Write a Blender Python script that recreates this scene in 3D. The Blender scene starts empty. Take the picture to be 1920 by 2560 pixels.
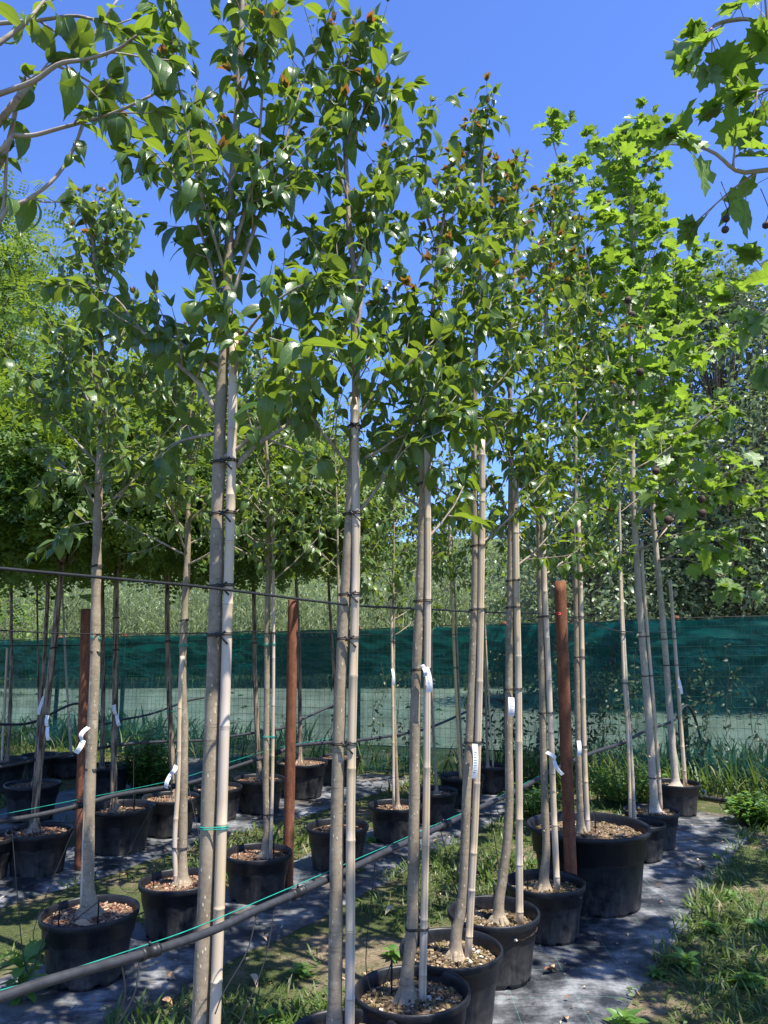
import bpy, math, random
import numpy as np
from mathutils import Vector
R = math.radians
C = bpy.context.scene.collection
SC = bpy.context.scene

# ------------------------------------------------------------------ camera, sky, sun
F = 1920.0                      # focal length in pixels of the 1920 x 2560 photograph
CAMZ = 1.65
PITCH = math.atan(310 / F)
cp, sp = math.cos(PITCH), math.sin(PITCH)
cam_d = bpy.data.cameras.new('camera'); cam = bpy.data.objects.new('camera', cam_d); C.objects.link(cam)
cam.location = (0, 0, CAMZ); cam.rotation_euler = (math.pi / 2 + PITCH, 0, 0)
cam_d.sensor_fit = 'VERTICAL'; cam_d.sensor_height = 24; cam_d.lens = 24 * F / 2560
cam_d.clip_start = 0.05; cam_d.clip_end = 2000
SC.camera = cam
SUN_EL, SUN_DIR = R(65), Vector((0.77, -0.64, 0)).normalized()
w = bpy.data.worlds.new('World'); SC.world = w; w.use_nodes = True
nt = w.node_tree; bg = nt.nodes['Background']
sky = nt.nodes.new('ShaderNodeTexSky'); sky.sky_type = 'NISHITA'; sky.sun_disc = False
sky.sun_elevation = SUN_EL; sky.sun_rotation = math.atan2(SUN_DIR.x, SUN_DIR.y)
sky.air_density = 1.0; sky.dust_density = 0.3; sky.ozone_density = 3.0; sky.altitude = 300
tint = nt.nodes.new('ShaderNodeMix'); tint.data_type = 'RGBA'; tint.blend_type = 'MULTIPLY'; tint.inputs[0].default_value = 1
tint.inputs[7].default_value = (.80, 1.0, 1.58, 1); nt.links.new(sky.outputs[0], tint.inputs[6]); nt.links.new(tint.outputs[2], bg.inputs[0]); bg.inputs[1].default_value = 0.1
sl = bpy.data.lights.new('sun', 'SUN'); so = bpy.data.objects.new('sun', sl); C.objects.link(so)
sl.energy = 5.0; sl.angle = R(0.53); sl.color = (1.0, 0.95, 0.87)
tosun = Vector((SUN_DIR.x * math.cos(SUN_EL), SUN_DIR.y * math.cos(SUN_EL), math.sin(SUN_EL)))
so.rotation_euler = tosun.to_track_quat('Z', 'Y').to_euler(); so.location = (3, -3, 12)
SC.view_settings.view_transform = 'Standard'; SC.view_settings.look = 'None'
SC.view_settings.exposure = 1.0; SC.view_settings.gamma = 1
SC.render.engine = 'CYCLES'
SC.cycles.max_bounces = 8; SC.cycles.transparent_max_bounces = 12; SC.cycles.transmission_bounces = 6
SC.cycles.diffuse_bounces = 4; SC.cycles.glossy_bounces = 3

# ------------------------------------------------------------------ photograph pixel -> place
def ray(px, py):
    u = (px - 960) / F; v = (1280 - py) / F
    return np.array([u, cp - v * sp, sp + v * cp])
def atY(px, py, Y):
    d = ray(px, py); return np.array([0, 0, CAMZ]) + d * (Y / d[1])
def ground(px, py, z=0.0):
    d = ray(px, py); return np.array([0, 0, CAMZ]) + d * ((z - CAMZ) / d[2])
def onplane(px, py, p0, dr):
    n = np.array([dr[1], -dr[0], 0.0]); d = ray(px, py); o = np.array([0, 0, CAMZ])
    return o + d * (np.dot(p0 - o, n) / np.dot(d, n))

# ------------------------------------------------------------------ mesh builder
class MB:
    def __init__(s):
        s.V = []; s.n = 0; s.T = []; s.Q = []; s.r = []; s.y = []; s.uv = []; s.tm = []; s.qm = []
    def add(s, V, T=None, Q=None, rnd=0.5, yg=0.0, mat=0, uv=None):
        V = np.asarray(V, float).reshape(-1, 3); k = len(V)
        s.uv.append(np.zeros((k, 3)) + (0, 9, 0) if uv is None else uv)
        s.V.append(V)
        s.r.append(np.broadcast_to(np.asarray(rnd, float), (k,)).copy()); s.y.append(np.broadcast_to(np.asarray(yg, float), (k,)).copy())
        if T is not None and len(T): T = np.asarray(T, int).reshape(-1, 3); s.T.append(T + s.n); s.tm.append(np.full(len(T), mat))
        if Q is not None and len(Q): Q = np.asarray(Q, int).reshape(-1, 4); s.Q.append(Q + s.n); s.qm.append(np.full(len(Q), mat))
        s.n += k
    def build(s, name, mats, parent=None, smooth=True, origin=None):
        me = bpy.data.meshes.new(name)
        V = np.concatenate(s.V)
        o = bpy.data.objects.new(name, me)
        if origin is not None: V = V - np.asarray(origin); o.location = origin
        if parent is not None:
            o.parent = parent
            if origin is None: V = V - np.array(parent['_loc'])
            else: o.location = np.asarray(origin) - np.array(parent['_loc'])
        T = np.concatenate(s.T) if s.T else np.zeros((0, 3), int)
        Q = np.concatenate(s.Q) if s.Q else np.zeros((0, 4), int)
        me.vertices.add(len(V)); me.vertices.foreach_set('co', V.astype(np.float32).ravel())
        nl = T.size + Q.size
        me.loops.add(nl); me.loops.foreach_set('vertex_index', np.concatenate([T.ravel(), Q.ravel()]).astype(np.int32))
        me.polygons.add(len(T) + len(Q))
        st = np.concatenate([np.arange(len(T)) * 3, T.size + np.arange(len(Q)) * 4])
        me.polygons.foreach_set('loop_start', st.astype(np.int32))
        mi = np.concatenate(s.tm + s.qm)
        me.polygons.foreach_set('material_index', mi.astype(np.int32))
        me.polygons.foreach_set('use_smooth', np.full(len(st), smooth))
        a = me.attributes.new('rnd', 'FLOAT', 'POINT'); a.data.foreach_set('value', np.concatenate(s.r).astype(np.float32))
        a = me.attributes.new('young', 'FLOAT', 'POINT'); a.data.foreach_set('value', np.concatenate(s.y).astype(np.float32))
        if any(u is not None and u.shape[0] and u[0, 1] != 9 for u in s.uv):
            a = me.attributes.new('leafpos', 'FLOAT_VECTOR', 'POINT'); a.data.foreach_set('vector', np.concatenate(s.uv).astype(np.float32).ravel())
        for m in (mats if isinstance(mats, (list, tuple)) else [mats]): me.materials.append(m)
        me.update(calc_edges=True); me.validate()
        C.objects.link(o)
        if parent is not None and '_pl' in parent: pass
        return o

def tag(o, label, cat, group=None, kind=None):
    if label: o['label'] = label
    if cat: o['category'] = cat
    if group: o['group'] = group
    if kind: o['kind'] = kind
    return o
EMPTIES = []
def thing(name, loc, label, cat, group=None):
    o = bpy.data.objects.new(name, None); C.objects.link(o); o.location = [float(v) for v in loc]
    o['_loc'] = [float(v) for v in loc]; o.empty_display_size = 0.1; EMPTIES.append(o)
    return tag(o, label, cat, group)

def norm(a):
    a = np.asarray(a, float); l = np.linalg.norm(a, axis=-1, keepdims=True); return a / np.maximum(l, 1e-9)
def smooth(pts, n):
    P = np.asarray(pts, float)
    if len(P) < 3: return np.array([P[0] + (P[-1] - P[0]) * t for t in np.linspace(0, 1, n)])
    P = np.vstack([2 * P[0] - P[1], P, 2 * P[-1] - P[-2]]); m = len(P) - 3
    out = []
    for t in np.linspace(0, m, n):
        i = min(int(t), m - 1); f = t - i; a, b, c, d = P[i:i + 4]
        out.append(.5 * ((2 * b) + (c - a) * f + (2 * a - 5 * b + 4 * c - d) * f * f + (3 * b - a - 3 * c + d) * f ** 3))
    return np.array(out)
def tube(mb, pts, rad, sides=8, rnd=0.5, mat=0, cap=True, rough=0.0, rng=None):
    P = np.asarray(pts, float); n = len(P); rad = np.broadcast_to(np.asarray(rad, float), (n,))
    T = norm(np.gradient(P, axis=0)); up = np.array([0, 0, 1.0]) if abs(T[0][2]) < .9 else np.array([1.0, 0, 0])
    u = norm(np.cross(T[0], up)); U = [u]
    for i in range(1, n):
        u = norm(U[-1] - T[i] * np.dot(U[-1], T[i])); U.append(u)
    U = np.array(U); W = np.cross(T, U)
    a = np.arange(sides) * 2 * math.pi / sides
    rr = rad[:, None] * np.ones((n, sides))
    if rough and rng is not None: rr = rr * (1 + rough * (rng.random((n, sides)) - .5))
    V = P[:, None, :] + rr[..., None] * (U[:, None, :] * np.cos(a)[None, :, None] + W[:, None, :] * np.sin(a)[None, :, None])
    i = np.arange(n - 1)[:, None]; j = np.arange(sides)[None, :]; k = (j + 1) % sides
    Q = np.stack([i * sides + j, i * sides + k, (i + 1) * sides + k, (i + 1) * sides + j], -1).reshape(-1, 4)
    V = V.reshape(-1, 3); Tt = []
    if cap:
        V = np.vstack([V, P[0], P[-1]]); c0, c1 = n * sides, n * sides + 1
        Tt = [(c0, (q + 1) % sides, q) for q in range(sides)] + [(c1, (n - 1) * sides + q, (n - 1) * sides + (q + 1) % sides) for q in range(sides)]
    mb.add(V, Tt, Q, rnd, 0, mat)
def lathe(mb, prof, seg, c=(0, 0, 0), rnd=0.5, fn=None, mat=0):
    prof = np.asarray(prof, float); n = len(prof); a = np.arange(seg) * 2 * math.pi / seg
    r = prof[:, 0][:, None]; z = prof[:, 1][:, None] + np.zeros((1, seg))
    V = np.stack([r * np.cos(a), r * np.sin(a), z], -1)
    if fn: V = fn(V, a)
    V = V + np.asarray(c)
    i = np.arange(n - 1)[:, None]; j = np.arange(seg)[None, :]; k = (j + 1) % seg
    Q = np.stack([i * seg + j, i * seg + k, (i + 1) * seg + k, (i + 1) * seg + j], -1).reshape(-1, 4)
    mb.add(V.reshape(-1, 3), None, Q, rnd, 0, mat)

# ------------------------------------------------------------------ materials
def newmat(name):
    m = bpy.data.materials.new(name); m.use_nodes = True; t = m.node_tree; t.nodes.clear()
    out = t.nodes.new('ShaderNodeOutputMaterial'); return m, t, out
def nd(t, typ, **k):
    n = t.nodes.new(typ)
    for a, b in k.items():
        if a == 'inp':
            for i, v in b.items():
                if isinstance(v, bpy.types.NodeSocket): t.links.new(v, n.inputs[i])
                else: n.inputs[i].default_value = v
        else: setattr(n, a, b)
    return n
def ramp(t, fac, stops):
    r = t.nodes.new('ShaderNodeValToRGB'); e = r.color_ramp.elements
    while len(e) < len(stops): e.new(0.5)
    for x, (p, c) in zip(e, stops): x.position = p; x.color = (*c, 1) if len(c) == 3 else c
    t.links.new(fac, r.inputs[0]); return r.outputs[0]
def mix(t, fac, a, b, mode='MIX'):
    n = t.nodes.new('ShaderNodeMix'); n.data_type = 'RGBA'; n.blend_type = mode
    for i, v in ((0, fac), (6, a), (7, b)):
        if isinstance(v, bpy.types.NodeSocket): t.links.new(v, n.inputs[i])
        else: n.inputs[i].default_value = v if i == 0 or len(v) == 4 else (*v, 1)
    return n.outputs[2]
def coords(t, scale=(1, 1, 1), kind='Object'):
    tc = t.nodes.new('ShaderNodeTexCoord'); mp = t.nodes.new('ShaderNodeMapping'); mp.inputs[3].default_value = scale
    t.links.new(tc.outputs[kind], mp.inputs[0]); return mp.outputs[0]
def noise(t, vec, scale, detail=4, rough=.6):
    n = nd(t, 'ShaderNodeTexNoise', inp={'Scale': scale, 'Detail': detail, 'Roughness': rough}); t.links.new(vec, n.inputs['Vector']); return n.outputs[0]
def bump(t, h, strength, dist=0.01):
    return nd(t, 'ShaderNodeBump', inp={'Strength': strength, 'Distance': dist, 'Height': h}).outputs[0]
def principled(t, out, col, rough, nrm=None, spec=0.5):
    b = nd(t, 'ShaderNodeBsdfPrincipled')
    for k, v in (('Base Color', col), ('Roughness', rough), ('Normal', nrm)):
        if v is None: continue
        if isinstance(v, bpy.types.NodeSocket): t.links.new(v, b.inputs[k])
        else: b.inputs[k].default_value = (*v, 1) if k == 'Base Color' else v
    b.inputs['Specular IOR Level'].default_value = spec
    if out is not None: t.links.new(b.outputs[0], out.inputs[0])
    return b
def leafmat(name, dark, light, trans, rough=.33, under=None, young=None, tw=.38, veins=None):
    m, t, out = newmat(name)
    at = nd(t, 'ShaderNodeAttribute', attribute_name='rnd'); ay = nd(t, 'ShaderNodeAttribute', attribute_name='young')
    col = ramp(t, at.outputs[2], [(0.0, dark), (0.6, tuple((a + b) / 2 for a, b in zip(dark, light))), (1.0, light)])
    nz = noise(t, coords(t), 40, 2)
    col = mix(t, nd(t, 'ShaderNodeMath', operation='MULTIPLY', inp={0: nz, 1: .5}).outputs[0], col, tuple(c * .55 for c in dark))
    tc = ramp(t, at.outputs[2], [(0.0, tuple(c * .6 for c in trans)), (1.0, trans)])
    if young:
        col = mix(t, ay.outputs[2], col, young); tc = mix(t, ay.outputs[2], tc, tuple(c * 1.6 for c in young))
    if under:
        g = nd(t, 'ShaderNodeNewGeometry'); col = mix(t, g.outputs['Backfacing'], col, under)
    nrm = None
    if veins:
        lp = nd(t, 'ShaderNodeAttribute', attribute_name='leafpos'); sx = nd(t, 'ShaderNodeSeparateXYZ', inp={0: lp.outputs[1]})
        S_, A_ = sx.outputs[0], nd(t, 'ShaderNodeMath', operation='ABSOLUTE', inp={0: sx.outputs[1]}).outputs[0]; best = None
        def dist(an, off=0.0):
            u = nd(t, 'ShaderNodeMath', operation='MULTIPLY', inp={0: A_, 1: math.cos(an)}).outputs[0]
            v = nd(t, 'ShaderNodeMath', operation='MULTIPLY_ADD', inp={0: S_, 1: -math.sin(an), 2: off * math.sin(an)}).outputs[0]
            return nd(t, 'ShaderNodeMath', operation='ABSOLUTE', inp={0: nd(t, 'ShaderNodeMath', operation='ADD', inp={0: u, 1: v}).outputs[0]}).outputs[0]
        for an, off in veins:
            d = dist(an, off); best = d if best is None else nd(t, 'ShaderNodeMath', operation='MINIMUM', inp={0: best, 1: d}).outputs[0]
        vm = ramp(t, best, [(.006, (1, 1, 1)), (.022, (0, 0, 0))])
        col = mix(t, nd(t, 'ShaderNodeMath', operation='MULTIPLY', inp={0: vm, 1: .35}).outputs[0], col, tuple(min(1, c * 1.7 + .03) for c in light))
        tc = mix(t, nd(t, 'ShaderNodeMath', operation='MULTIPLY', inp={0: vm, 1: .5}).outputs[0], tc, tuple(c * .35 for c in trans))
        nrm = bump(t, nd(t, 'ShaderNodeMath', operation='ADD', inp={0: vm, 1: noise(t, coords(t), 90, 3)}).outputs[0], .35, .003)
    p = principled(t, None, col, rough, nrm)
    tr = nd(t, 'ShaderNodeBsdfTranslucent'); t.links.new(tc, tr.inputs[0])
    mx = nd(t, 'ShaderNodeMixShader', inp={0: tw, 1: p.outputs[0], 2: tr.outputs[0]})
    t.links.new(mx.outputs[0], out.inputs[0]); return m
M = {}
M['lig2'] = leafmat('glossy_leaf_mid_row', (.06, .12, .035), (.18, .27, .07), (.42, .58, .06), .33, (.12, .17, .06), (.36, .11, .03), .32, [(0, 0)])
M['lig'] = leafmat('glossy_leaf', (.032, .080, .020), (.115, .195, .036), (.42, .60, .04), .34, (.10, .16, .05), (.36, .11, .03), .30, [(0, 0)])
M['plane'] = leafmat('plane_leaf', (.065, .145, .026), (.16, .285, .045), (.42, .64, .05), .42, (.14, .22, .07), None, .40, [(0, 0), (R(54), 0), (R(75), 0), (R(38), .3), (R(40), .5), (R(38), .66)])
M['rob'] = leafmat('robinia_leaf', (.04, .105, .016), (.14, .235, .03), (.40, .56, .04), .5, (.10, .18, .04), None, .34)
M['pop'] = leafmat('poplar_leaf', (.08, .13, .055), (.20, .27, .13), (.30, .42, .10), .35, (.18, .22, .14), None, .25)
M['reed'] = leafmat('reed_leaf', (.13, .18, .075), (.30, .36, .17), (.30, .40, .14), .55, None, None, .25)
M['grass'] = leafmat('grass_blade', (.05, .11, .02), (.14, .20, .04), (.26, .40, .06), .5, None, (.36, .32, .17), .35)
M['weed'] = leafmat('weed_leaf', (.07, .17, .035), (.17, .32, .06), (.42, .66, .06), .45, None, None, .35)
M['vine'] = leafmat('vine_leaf', (.015, .04, .015), (.05, .09, .03), (.12, .2, .03), .45, None, None, .25)

def barkmat(name, base, dark, speck, vs=(1, 1, 1), lent=True, rid=0):
    m, t, out = newmat(name); co = coords(t, vs)
    n1 = noise(t, co, 9, 5); n2 = noise(t, co, 60, 4)
    col = ramp(t, n1, [(.3, dark), (.55, base), (.8, tuple(min(1, c * 1.2) for c in base))])
    col = mix(t, .35, col, ramp(t, n2, [(.35, dark), (.65, base)]))
    h = n2
    if lent:
        c2 = coords(t, (1, 1, .42)); v = nd(t, 'ShaderNodeTexVoronoi', inp={'Scale': 75.0}); t.links.new(c2, v.inputs['Vector'])
        mask = ramp(t, v.outputs['Distance'], [(.13, (1, 1, 1)), (.24, (0, 0, 0))])
        sel = ramp(t, nd(t, 'ShaderNodeSeparateColor', inp={0: v.outputs['Color']}).outputs[0], [(.45, (0, 0, 0)), (.5, (1, 1, 1))])
        mk = nd(t, 'ShaderNodeMath', operation='MULTIPLY', inp={0: mask, 1: sel}).outputs[0]
        col = mix(t, mk, col, speck)
        h = nd(t, 'ShaderNodeMath', operation='ADD', inp={0: n2, 1: mk}).outputs[0]
        # grey-green lichen blotches
        n3 = noise(t, coords(t, (1, 1, .6)), 22, 5, .7); mk3 = ramp(t, n3, [(.6, (0, 0, 0)), (.68, (1, 1, 1))])
        col = mix(t, nd(t, 'ShaderNodeMath', operation='MULTIPLY', inp={0: mk3, 1: .5}).outputs[0], col, speck)
    if not rid:
        n5 = noise(t, coords(t, (10, 10, 120)), 1.0, 3, .6); col = mix(t, ramp(t, n5, [(.60, (0, 0, 0)), (.68, (.55, .55, .55))]), col, tuple(c * .5 for c in dark))
        n6 = noise(t, coords(t, (1, 1, .35)), 5, 4, .6); col = mix(t, ramp(t, n6, [(.5, (0, 0, 0)), (.7, (.45, .45, .45))]), col, (.16, .165, .11))
    if rid:
        w_ = noise(t, coords(t, (60, 60, 5)), 1.0, 4, .6); h = w_
        col = mix(t, ramp(t, w_, [(.42, (1, 1, 1)), (.55, (0, 0, 0))]), col, tuple(c * .35 for c in dark))
    principled(t, out, col, .8, bump(t, h, .6 if rid else .35, .006 if rid else .003), .3); return m
M['bark'] = barkmat('smooth_bark', (.33, .26, .172), (.16, .125, .082), (.56, .48, .34))
M['twig'] = barkmat('twig_bark', (.40, .34, .26), (.16, .12, .09), (.4, .34, .26), lent=False)
M['planebark'] = barkmat('plane_bark', (.50, .43, .33), (.30, .25, .19), (.55, .49, .38), lent=False)
M['robbark'] = barkmat('rough_bark', (.34, .26, .18), (.16, .12, .08), (.3, .2, .1), lent=False, rid=1)
def bamboomat(name, a, b, c):
    m, t, out = newmat(name); at = nd(t, 'ShaderNodeAttribute', attribute_name='rnd')
    n1 = noise(t, coords(t, (40, 40, 1.2)), 1.0, 4, .6); n2 = noise(t, coords(t, (8, 8, 3)), 1.0, 4, .6)
    col = ramp(t, n1, [(.25, a), (.5, b), (.8, tuple(x * 1.1 for x in b))])
    col = mix(t, ramp(t, n2, [(.42, (0, 0, 0)), (.7, (.9, .9, .9))]), col, c)
    col = mix(t, at.outputs[2], col, tuple(x * .35 for x in a))       # node rings and the split
    principled(t, out, col, .5, bump(t, n1, .15, .002), .4); return m
M['bamboo'] = bamboomat('weathered_bamboo', (.36, .285, .215), (.55, .455, .35), (.56, .40, .18))
M['bamboo_y'] = bamboomat('yellow_bamboo', (.48, .33, .12), (.62, .44, .17), (.55, .46, .3))
def potmat():
    m, t, out = newmat('black_pot_plastic'); co = coords(t)
    n = noise(t, co, 14, 6, .65); n2 = noise(t, coords(t, (60, 60, 3)), 1.0, 4, .7)
    z = nd(t, 'ShaderNodeSeparateXYZ', inp={0: co}).outputs[2]
    zl = nd(t, 'ShaderNodeMapRange', inp={0: z, 1: .28, 2: 0.0, 3: .1, 4: 1.0}).outputs[0]
    d = nd(t, 'ShaderNodeMath', operation='MULTIPLY', inp={0: ramp(t, n, [(.38, (0, 0, 0)), (.7, (.6, .6, .6))]), 1: zl}).outputs[0]
    d2 = nd(t, 'ShaderNodeMath', operation='MULTIPLY', inp={0: ramp(t, n2, [(.52, (0, 0, 0)), (.72, (.5, .5, .5))]), 1: zl}).outputs[0]
    dd = nd(t, 'ShaderNodeMath', operation='ADD', inp={0: d, 1: d2}).outputs[0]
    v = nd(t, 'ShaderNodeTexVoronoi', inp={'Scale': 70.0}); t.links.new(co, v.inputs['Vector'])
    sp_ = ramp(t, v.outputs['Distance'], [(.05, (.5, .5, .5)), (.12, (0, 0, 0))])
    col = mix(t, dd, (.008, .009, .011), (.13, .118, .10))
    col = mix(t, sp_, col, (.25, .22, .18))
    ro = nd(t, 'ShaderNodeMapRange', inp={0: dd, 1: 0.0, 2: .6, 3: .42, 4: .85}).outputs[0]
    principled(t, out, col, ro, bump(t, noise(t, co, 90, 3), .12, .002), .35); return m
M['pot'] = potmat()
def simplemat(name, col, rough, var=.3, sc=20, bs=.2, spec=.5, attr=False, stops=None):
    m, t, out = newmat(name); n = noise(t, coords(t), sc, 5)
    if stops:
        f = nd(t, 'ShaderNodeAttribute', attribute_name='rnd').outputs[2] if attr else n
        c = ramp(t, f, stops)
    else: c = ramp(t, n, [(.3, tuple(x * (1 - var) for x in col)), (.7, tuple(min(1, x * (1 + var)) for x in col))])
    principled(t, out, c, rough, bump(t, n, bs, .004), spec); return m
M['pipe'] = simplemat('irrigation_pipe_plastic', (.03, .031, .034), .5, .35, 30, .1)
M['tie'] = simplemat('black_rubber', (.012, .012, .012), .5)
M['twine'] = simplemat('green_twine', (.01, .28, .20), .5)
M['paper'] = simplemat('white_label', (.78, .78, .76), .5, .06, 60, .05)
M['ink'] = simplemat('label_print', (.12, .12, .13), .6)
M['ball'] = simplemat('seed_ball', (.06, .035, .022), .8, .5, 60, .8)
M['soil'] = simplemat('potting_soil', (.15, .1, .07), .95, .5, 40, 1.0, .1, stops=[(.3, (.05, .035, .025)), (.55, (.16, .11, .07)), (.75, (.42, .32, .2))])
M['chip'] = simplemat('bark_chips', (.4, .25, .15), .85, .3, 60, .5, .2, True, [(0, (.05, .03, .02)), (.35, (.17, .08, .05)), (.65, (.30, .16, .10)), (.88, (.42, .29, .18)), (1, (.52, .42, .3))])
M['chip2'] = simplemat('fine_substrate', (.4, .3, .2), .9, .3, 60, .5, .2, True, [(0, (.03, .022, .015)), (.4, (.10, .07, .04)), (.62, (.18, .15, .06)), (.82, (.28, .20, .12)), (.95, (.40, .32, .22)), (1, (.7, .66, .6))])
M['dead'] = simplemat('dry_leaf', (.42, .25, .13), .6, .3, 25, .3, .3, True, [(0, (.22, .09, .045)), (.5, (.42, .24, .13)), (1, (.58, .46, .30))])
M['blue'] = simplemat('blue_plastic', (.05, .2, .7), .4)
M['red'] = simplemat('red_plastic', (.7, .05, .04), .4)
def rustmat():
    m, t, out = newmat('rusted_steel'); co = coords(t, (1, 1, .5)); n = noise(t, co, 25, 6, .7); n2 = noise(t, coords(t, (30, 30, 2)), 1, 4)
    v = nd(t, 'ShaderNodeTexVoronoi', inp={'Scale': 160.0}); t.links.new(co, v.inputs['Vector'])
    col = ramp(t, n, [(.3, (.065, .024, .014)), (.5, (.15, .055, .028)), (.72, (.25, .11, .06))])
    col = mix(t, .3, col, ramp(t, n2, [(.35, (.10, .03, .02)), (.7, (.33, .15, .08))]))
    col = mix(t, ramp(t, v.outputs['Distance'], [(.15, (.6, .6, .6)), (.3, (0, 0, 0))]), col, (.38, .19, .09))
    principled(t, out, col, .85, bump(t, n, .4, .002), .2); return m
M['rust'] = rustmat()
def groundmat():
    m, t, out = newmat('dry_soil_ground'); co = coords(t); n = noise(t, co, 1.3, 6, .65); n2 = noise(t, co, 14, 6, .7); n3 = noise(t, co, 80, 4, .7)
    soil = ramp(t, n2, [(.3, (.13, .09, .055)), (.5, (.27, .20, .13)), (.72, (.45, .36, .25))])
    soil = mix(t, .35, soil, ramp(t, n3, [(.35, (.1, .07, .045)), (.65, (.5, .4, .28))]))
    green = ramp(t, n3, [(.35, (.025, .05, .012)), (.6, (.075, .12, .03)), (.8, (.22, .22, .09))])
    f = ramp(t, n, [(.38, (0, 0, 0)), (.52, (.85, .85, .85))])
    principled(t, out, mix(t, f, soil, green), .95, bump(t, nd(t, 'ShaderNodeMath', operation='ADD', inp={0: n2, 1: n3}).outputs[0], .9, .03), .1); return m
M['ground'] = groundmat()
def roadmat():
    m, t, out = newmat('gravel'); co = coords(t); n = noise(t, co, .35, 5); n2 = noise(t, co, 10, 5)
    c = mix(t, .4, ramp(t, n, [(.35, (.16, .165, .12)), (.6, (.42, .40, .34))]), ramp(t, n2, [(.3, (.16, .15, .12)), (.7, (.60, .56, .50))]))
    principled(t, out, c, .95, bump(t, n2, .5, .02), .1); return m
M['road'] = roadmat()
def fieldmat():
    m, t, out = newmat('field_grass'); co = coords(t); n = noise(t, co, .3, 5); n2 = noise(t, co, 6, 6)
    c = mix(t, .5, ramp(t, n, [(.35, (.05, .09, .02)), (.65, (.14, .17, .05))]), ramp(t, n2, [(.3, (.03, .06, .015)), (.7, (.2, .22, .09))]))
    principled(t, out, c, .95, bump(t, n2, .9, .1), .1); return m
M['field'] = fieldmat()
def matmat():
    m, t, out = newmat('woven_ground_cover'); co = coords(t); n = noise(t, coords(t, (1, 1, 1)), 3.2, 7, .7); n2 = noise(t, co, 30, 5, .7)
    st = noise(t, coords(t, (5, 40, 1)), 1.0, 4, .7)
    dust = ramp(t, n, [(.42, (.02, .02, .02)), (.52, (.28, .28, .28)), (.66, (.95, .95, .95))])
    dust = mix(t, .45, dust, ramp(t, st, [(.35, (0, 0, 0)), (.65, (1, 1, 1))]), 'OVERLAY')
    col = mix(t, dust, (.015, .018, .023), (.27, .275, .28))
    n4 = noise(t, co, 1.7, 5, .6)
    col = mix(t, ramp(t, n4, [(.58, (0, 0, 0)), (.70, (.6, .6, .6))]), col, (.24, .19, .13))
    wv = nd(t, 'ShaderNodeTexWave', wave_type='BANDS', bands_direction='X', inp={'Scale': 260.0}); t.links.new(co, wv.inputs['Vector'])
    g = nd(t, 'ShaderNodeTexBrick', inp={'Scale': 3.4, 'Mortar Size': .006, 'Color1': (0, 0, 0, 1), 'Color2': (0, 0, 0, 1), 'Mortar': (1, 1, 1, 1), 'Brick Width': 1.0, 'Row Height': 1.0}, offset=0.0); t.links.new(co, g.inputs['Vector'])
    gm = nd(t, 'ShaderNodeMath', operation='MULTIPLY', inp={0: g.outputs[0], 1: .35}).outputs[0]
    col = mix(t, gm, col, (.10, .30, .24))
    h = nd(t, 'ShaderNodeMath', operation='ADD', inp={0: n2, 1: nd(t, 'ShaderNodeMath', operation='MULTIPLY', inp={0: wv.outputs[0], 1: .15}).outputs[0]}).outputs[0]
    ro = nd(t, 'ShaderNodeMapRange', inp={0: dust, 1: 0.0, 2: 1.0, 3: .42, 4: .85}).outputs[0]
    principled(t, out, col, ro, bump(t, h, .35, .004)); return m
M['mat'] = matmat()
def netmat(name, open_, col, tint):
    m, t, out = newmat(name); n = noise(t, coords(t, (1.2, 1.2, 2)), 2.5, 5, .6)
    c = ramp(t, n, [(.3, tuple(x * .7 for x in col)), (.7, tuple(x * 1.3 for x in col))])
    d = principled(t, None, c, .36)
    tl = nd(t, 'ShaderNodeBsdfTranslucent'); t.links.new(c, tl.inputs[0])
    a = nd(t, 'ShaderNodeMixShader', inp={0: .35, 1: d.outputs[0], 2: tl.outputs[0]})
    tr = nd(t, 'ShaderNodeBsdfTransparent'); tr.inputs[0].default_value = (*tint, 1)
    nf = noise(t, coords(t, (3, 3, 1.1)), 1.6, 5, .65)
    op = nd(t, 'ShaderNodeMapRange', inp={0: nf, 1: .32, 2: .68, 3: open_ - .13, 4: open_ + .09}).outputs[0]
    b = nd(t, 'ShaderNodeMixShader', inp={0: op, 1: a.outputs[0], 2: tr.outputs[0]})
    t.links.new(b.outputs[0], out.inputs[0]); return m
M['net'] = netmat('green_shade_net', .34, (.009, .105, .092), (.50, .71, .62))
M['net2'] = netmat('green_shade_net_double', .30, (.003, .10, .095), (.32, .75, .66))
M['vinestem'] = simplemat('vine_stem', (.06, .05, .03), .8)
M['wire'] = simplemat('green_coated_wire', (.01, .06, .045), .4)
M['postgreen'] = simplemat('green_painted_post', (.006, .04, .045), .5)

# ------------------------------------------------------------------ leaves
def rows_template(S, Wd):
    V = [(S[0], 0)]; 
    for s_, w_ in zip(S[1:-1], Wd[1:-1]): V += [(s_, -w_), (s_, 0), (s_, w_)]
    V.append((S[-1], 0)); T = [(0, 2, 1), (0, 3, 2)]; Q = []
    m = len(S) - 2
    for i in range(m - 1):
        a = 1 + 3 * i; Q += [(a, a + 1, a + 4, a + 3), (a + 1, a + 2, a + 5, a + 4)]
    a = 1 + 3 * (m - 1); e = len(V) - 1; T += [(a, a + 1, e), (a + 1, a + 2, e)]
    return np.array(V, float), np.array(T), np.array(Q)
T_LIG = rows_template([0, .10, .30, .55, .80, 1.0], [0, .13, .225, .20, .08, 0])
T_NEAR = rows_template([0, .06, .16, .30, .45, .60, .75, .88, 1.0], [0, .07, .15, .205, .21, .17, .10, .028, 0])
T_SIMPLE = rows_template([0, .4, .75, 1.0], [0, .22, .15, 0])
T_LANCE = rows_template([0, .2, .45, .75, 1.0], [0, .09, .14, .09, 0])
T_BLADE = rows_template([0, .35, .7, 1.0], [0, .035, .025, 0])
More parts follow.
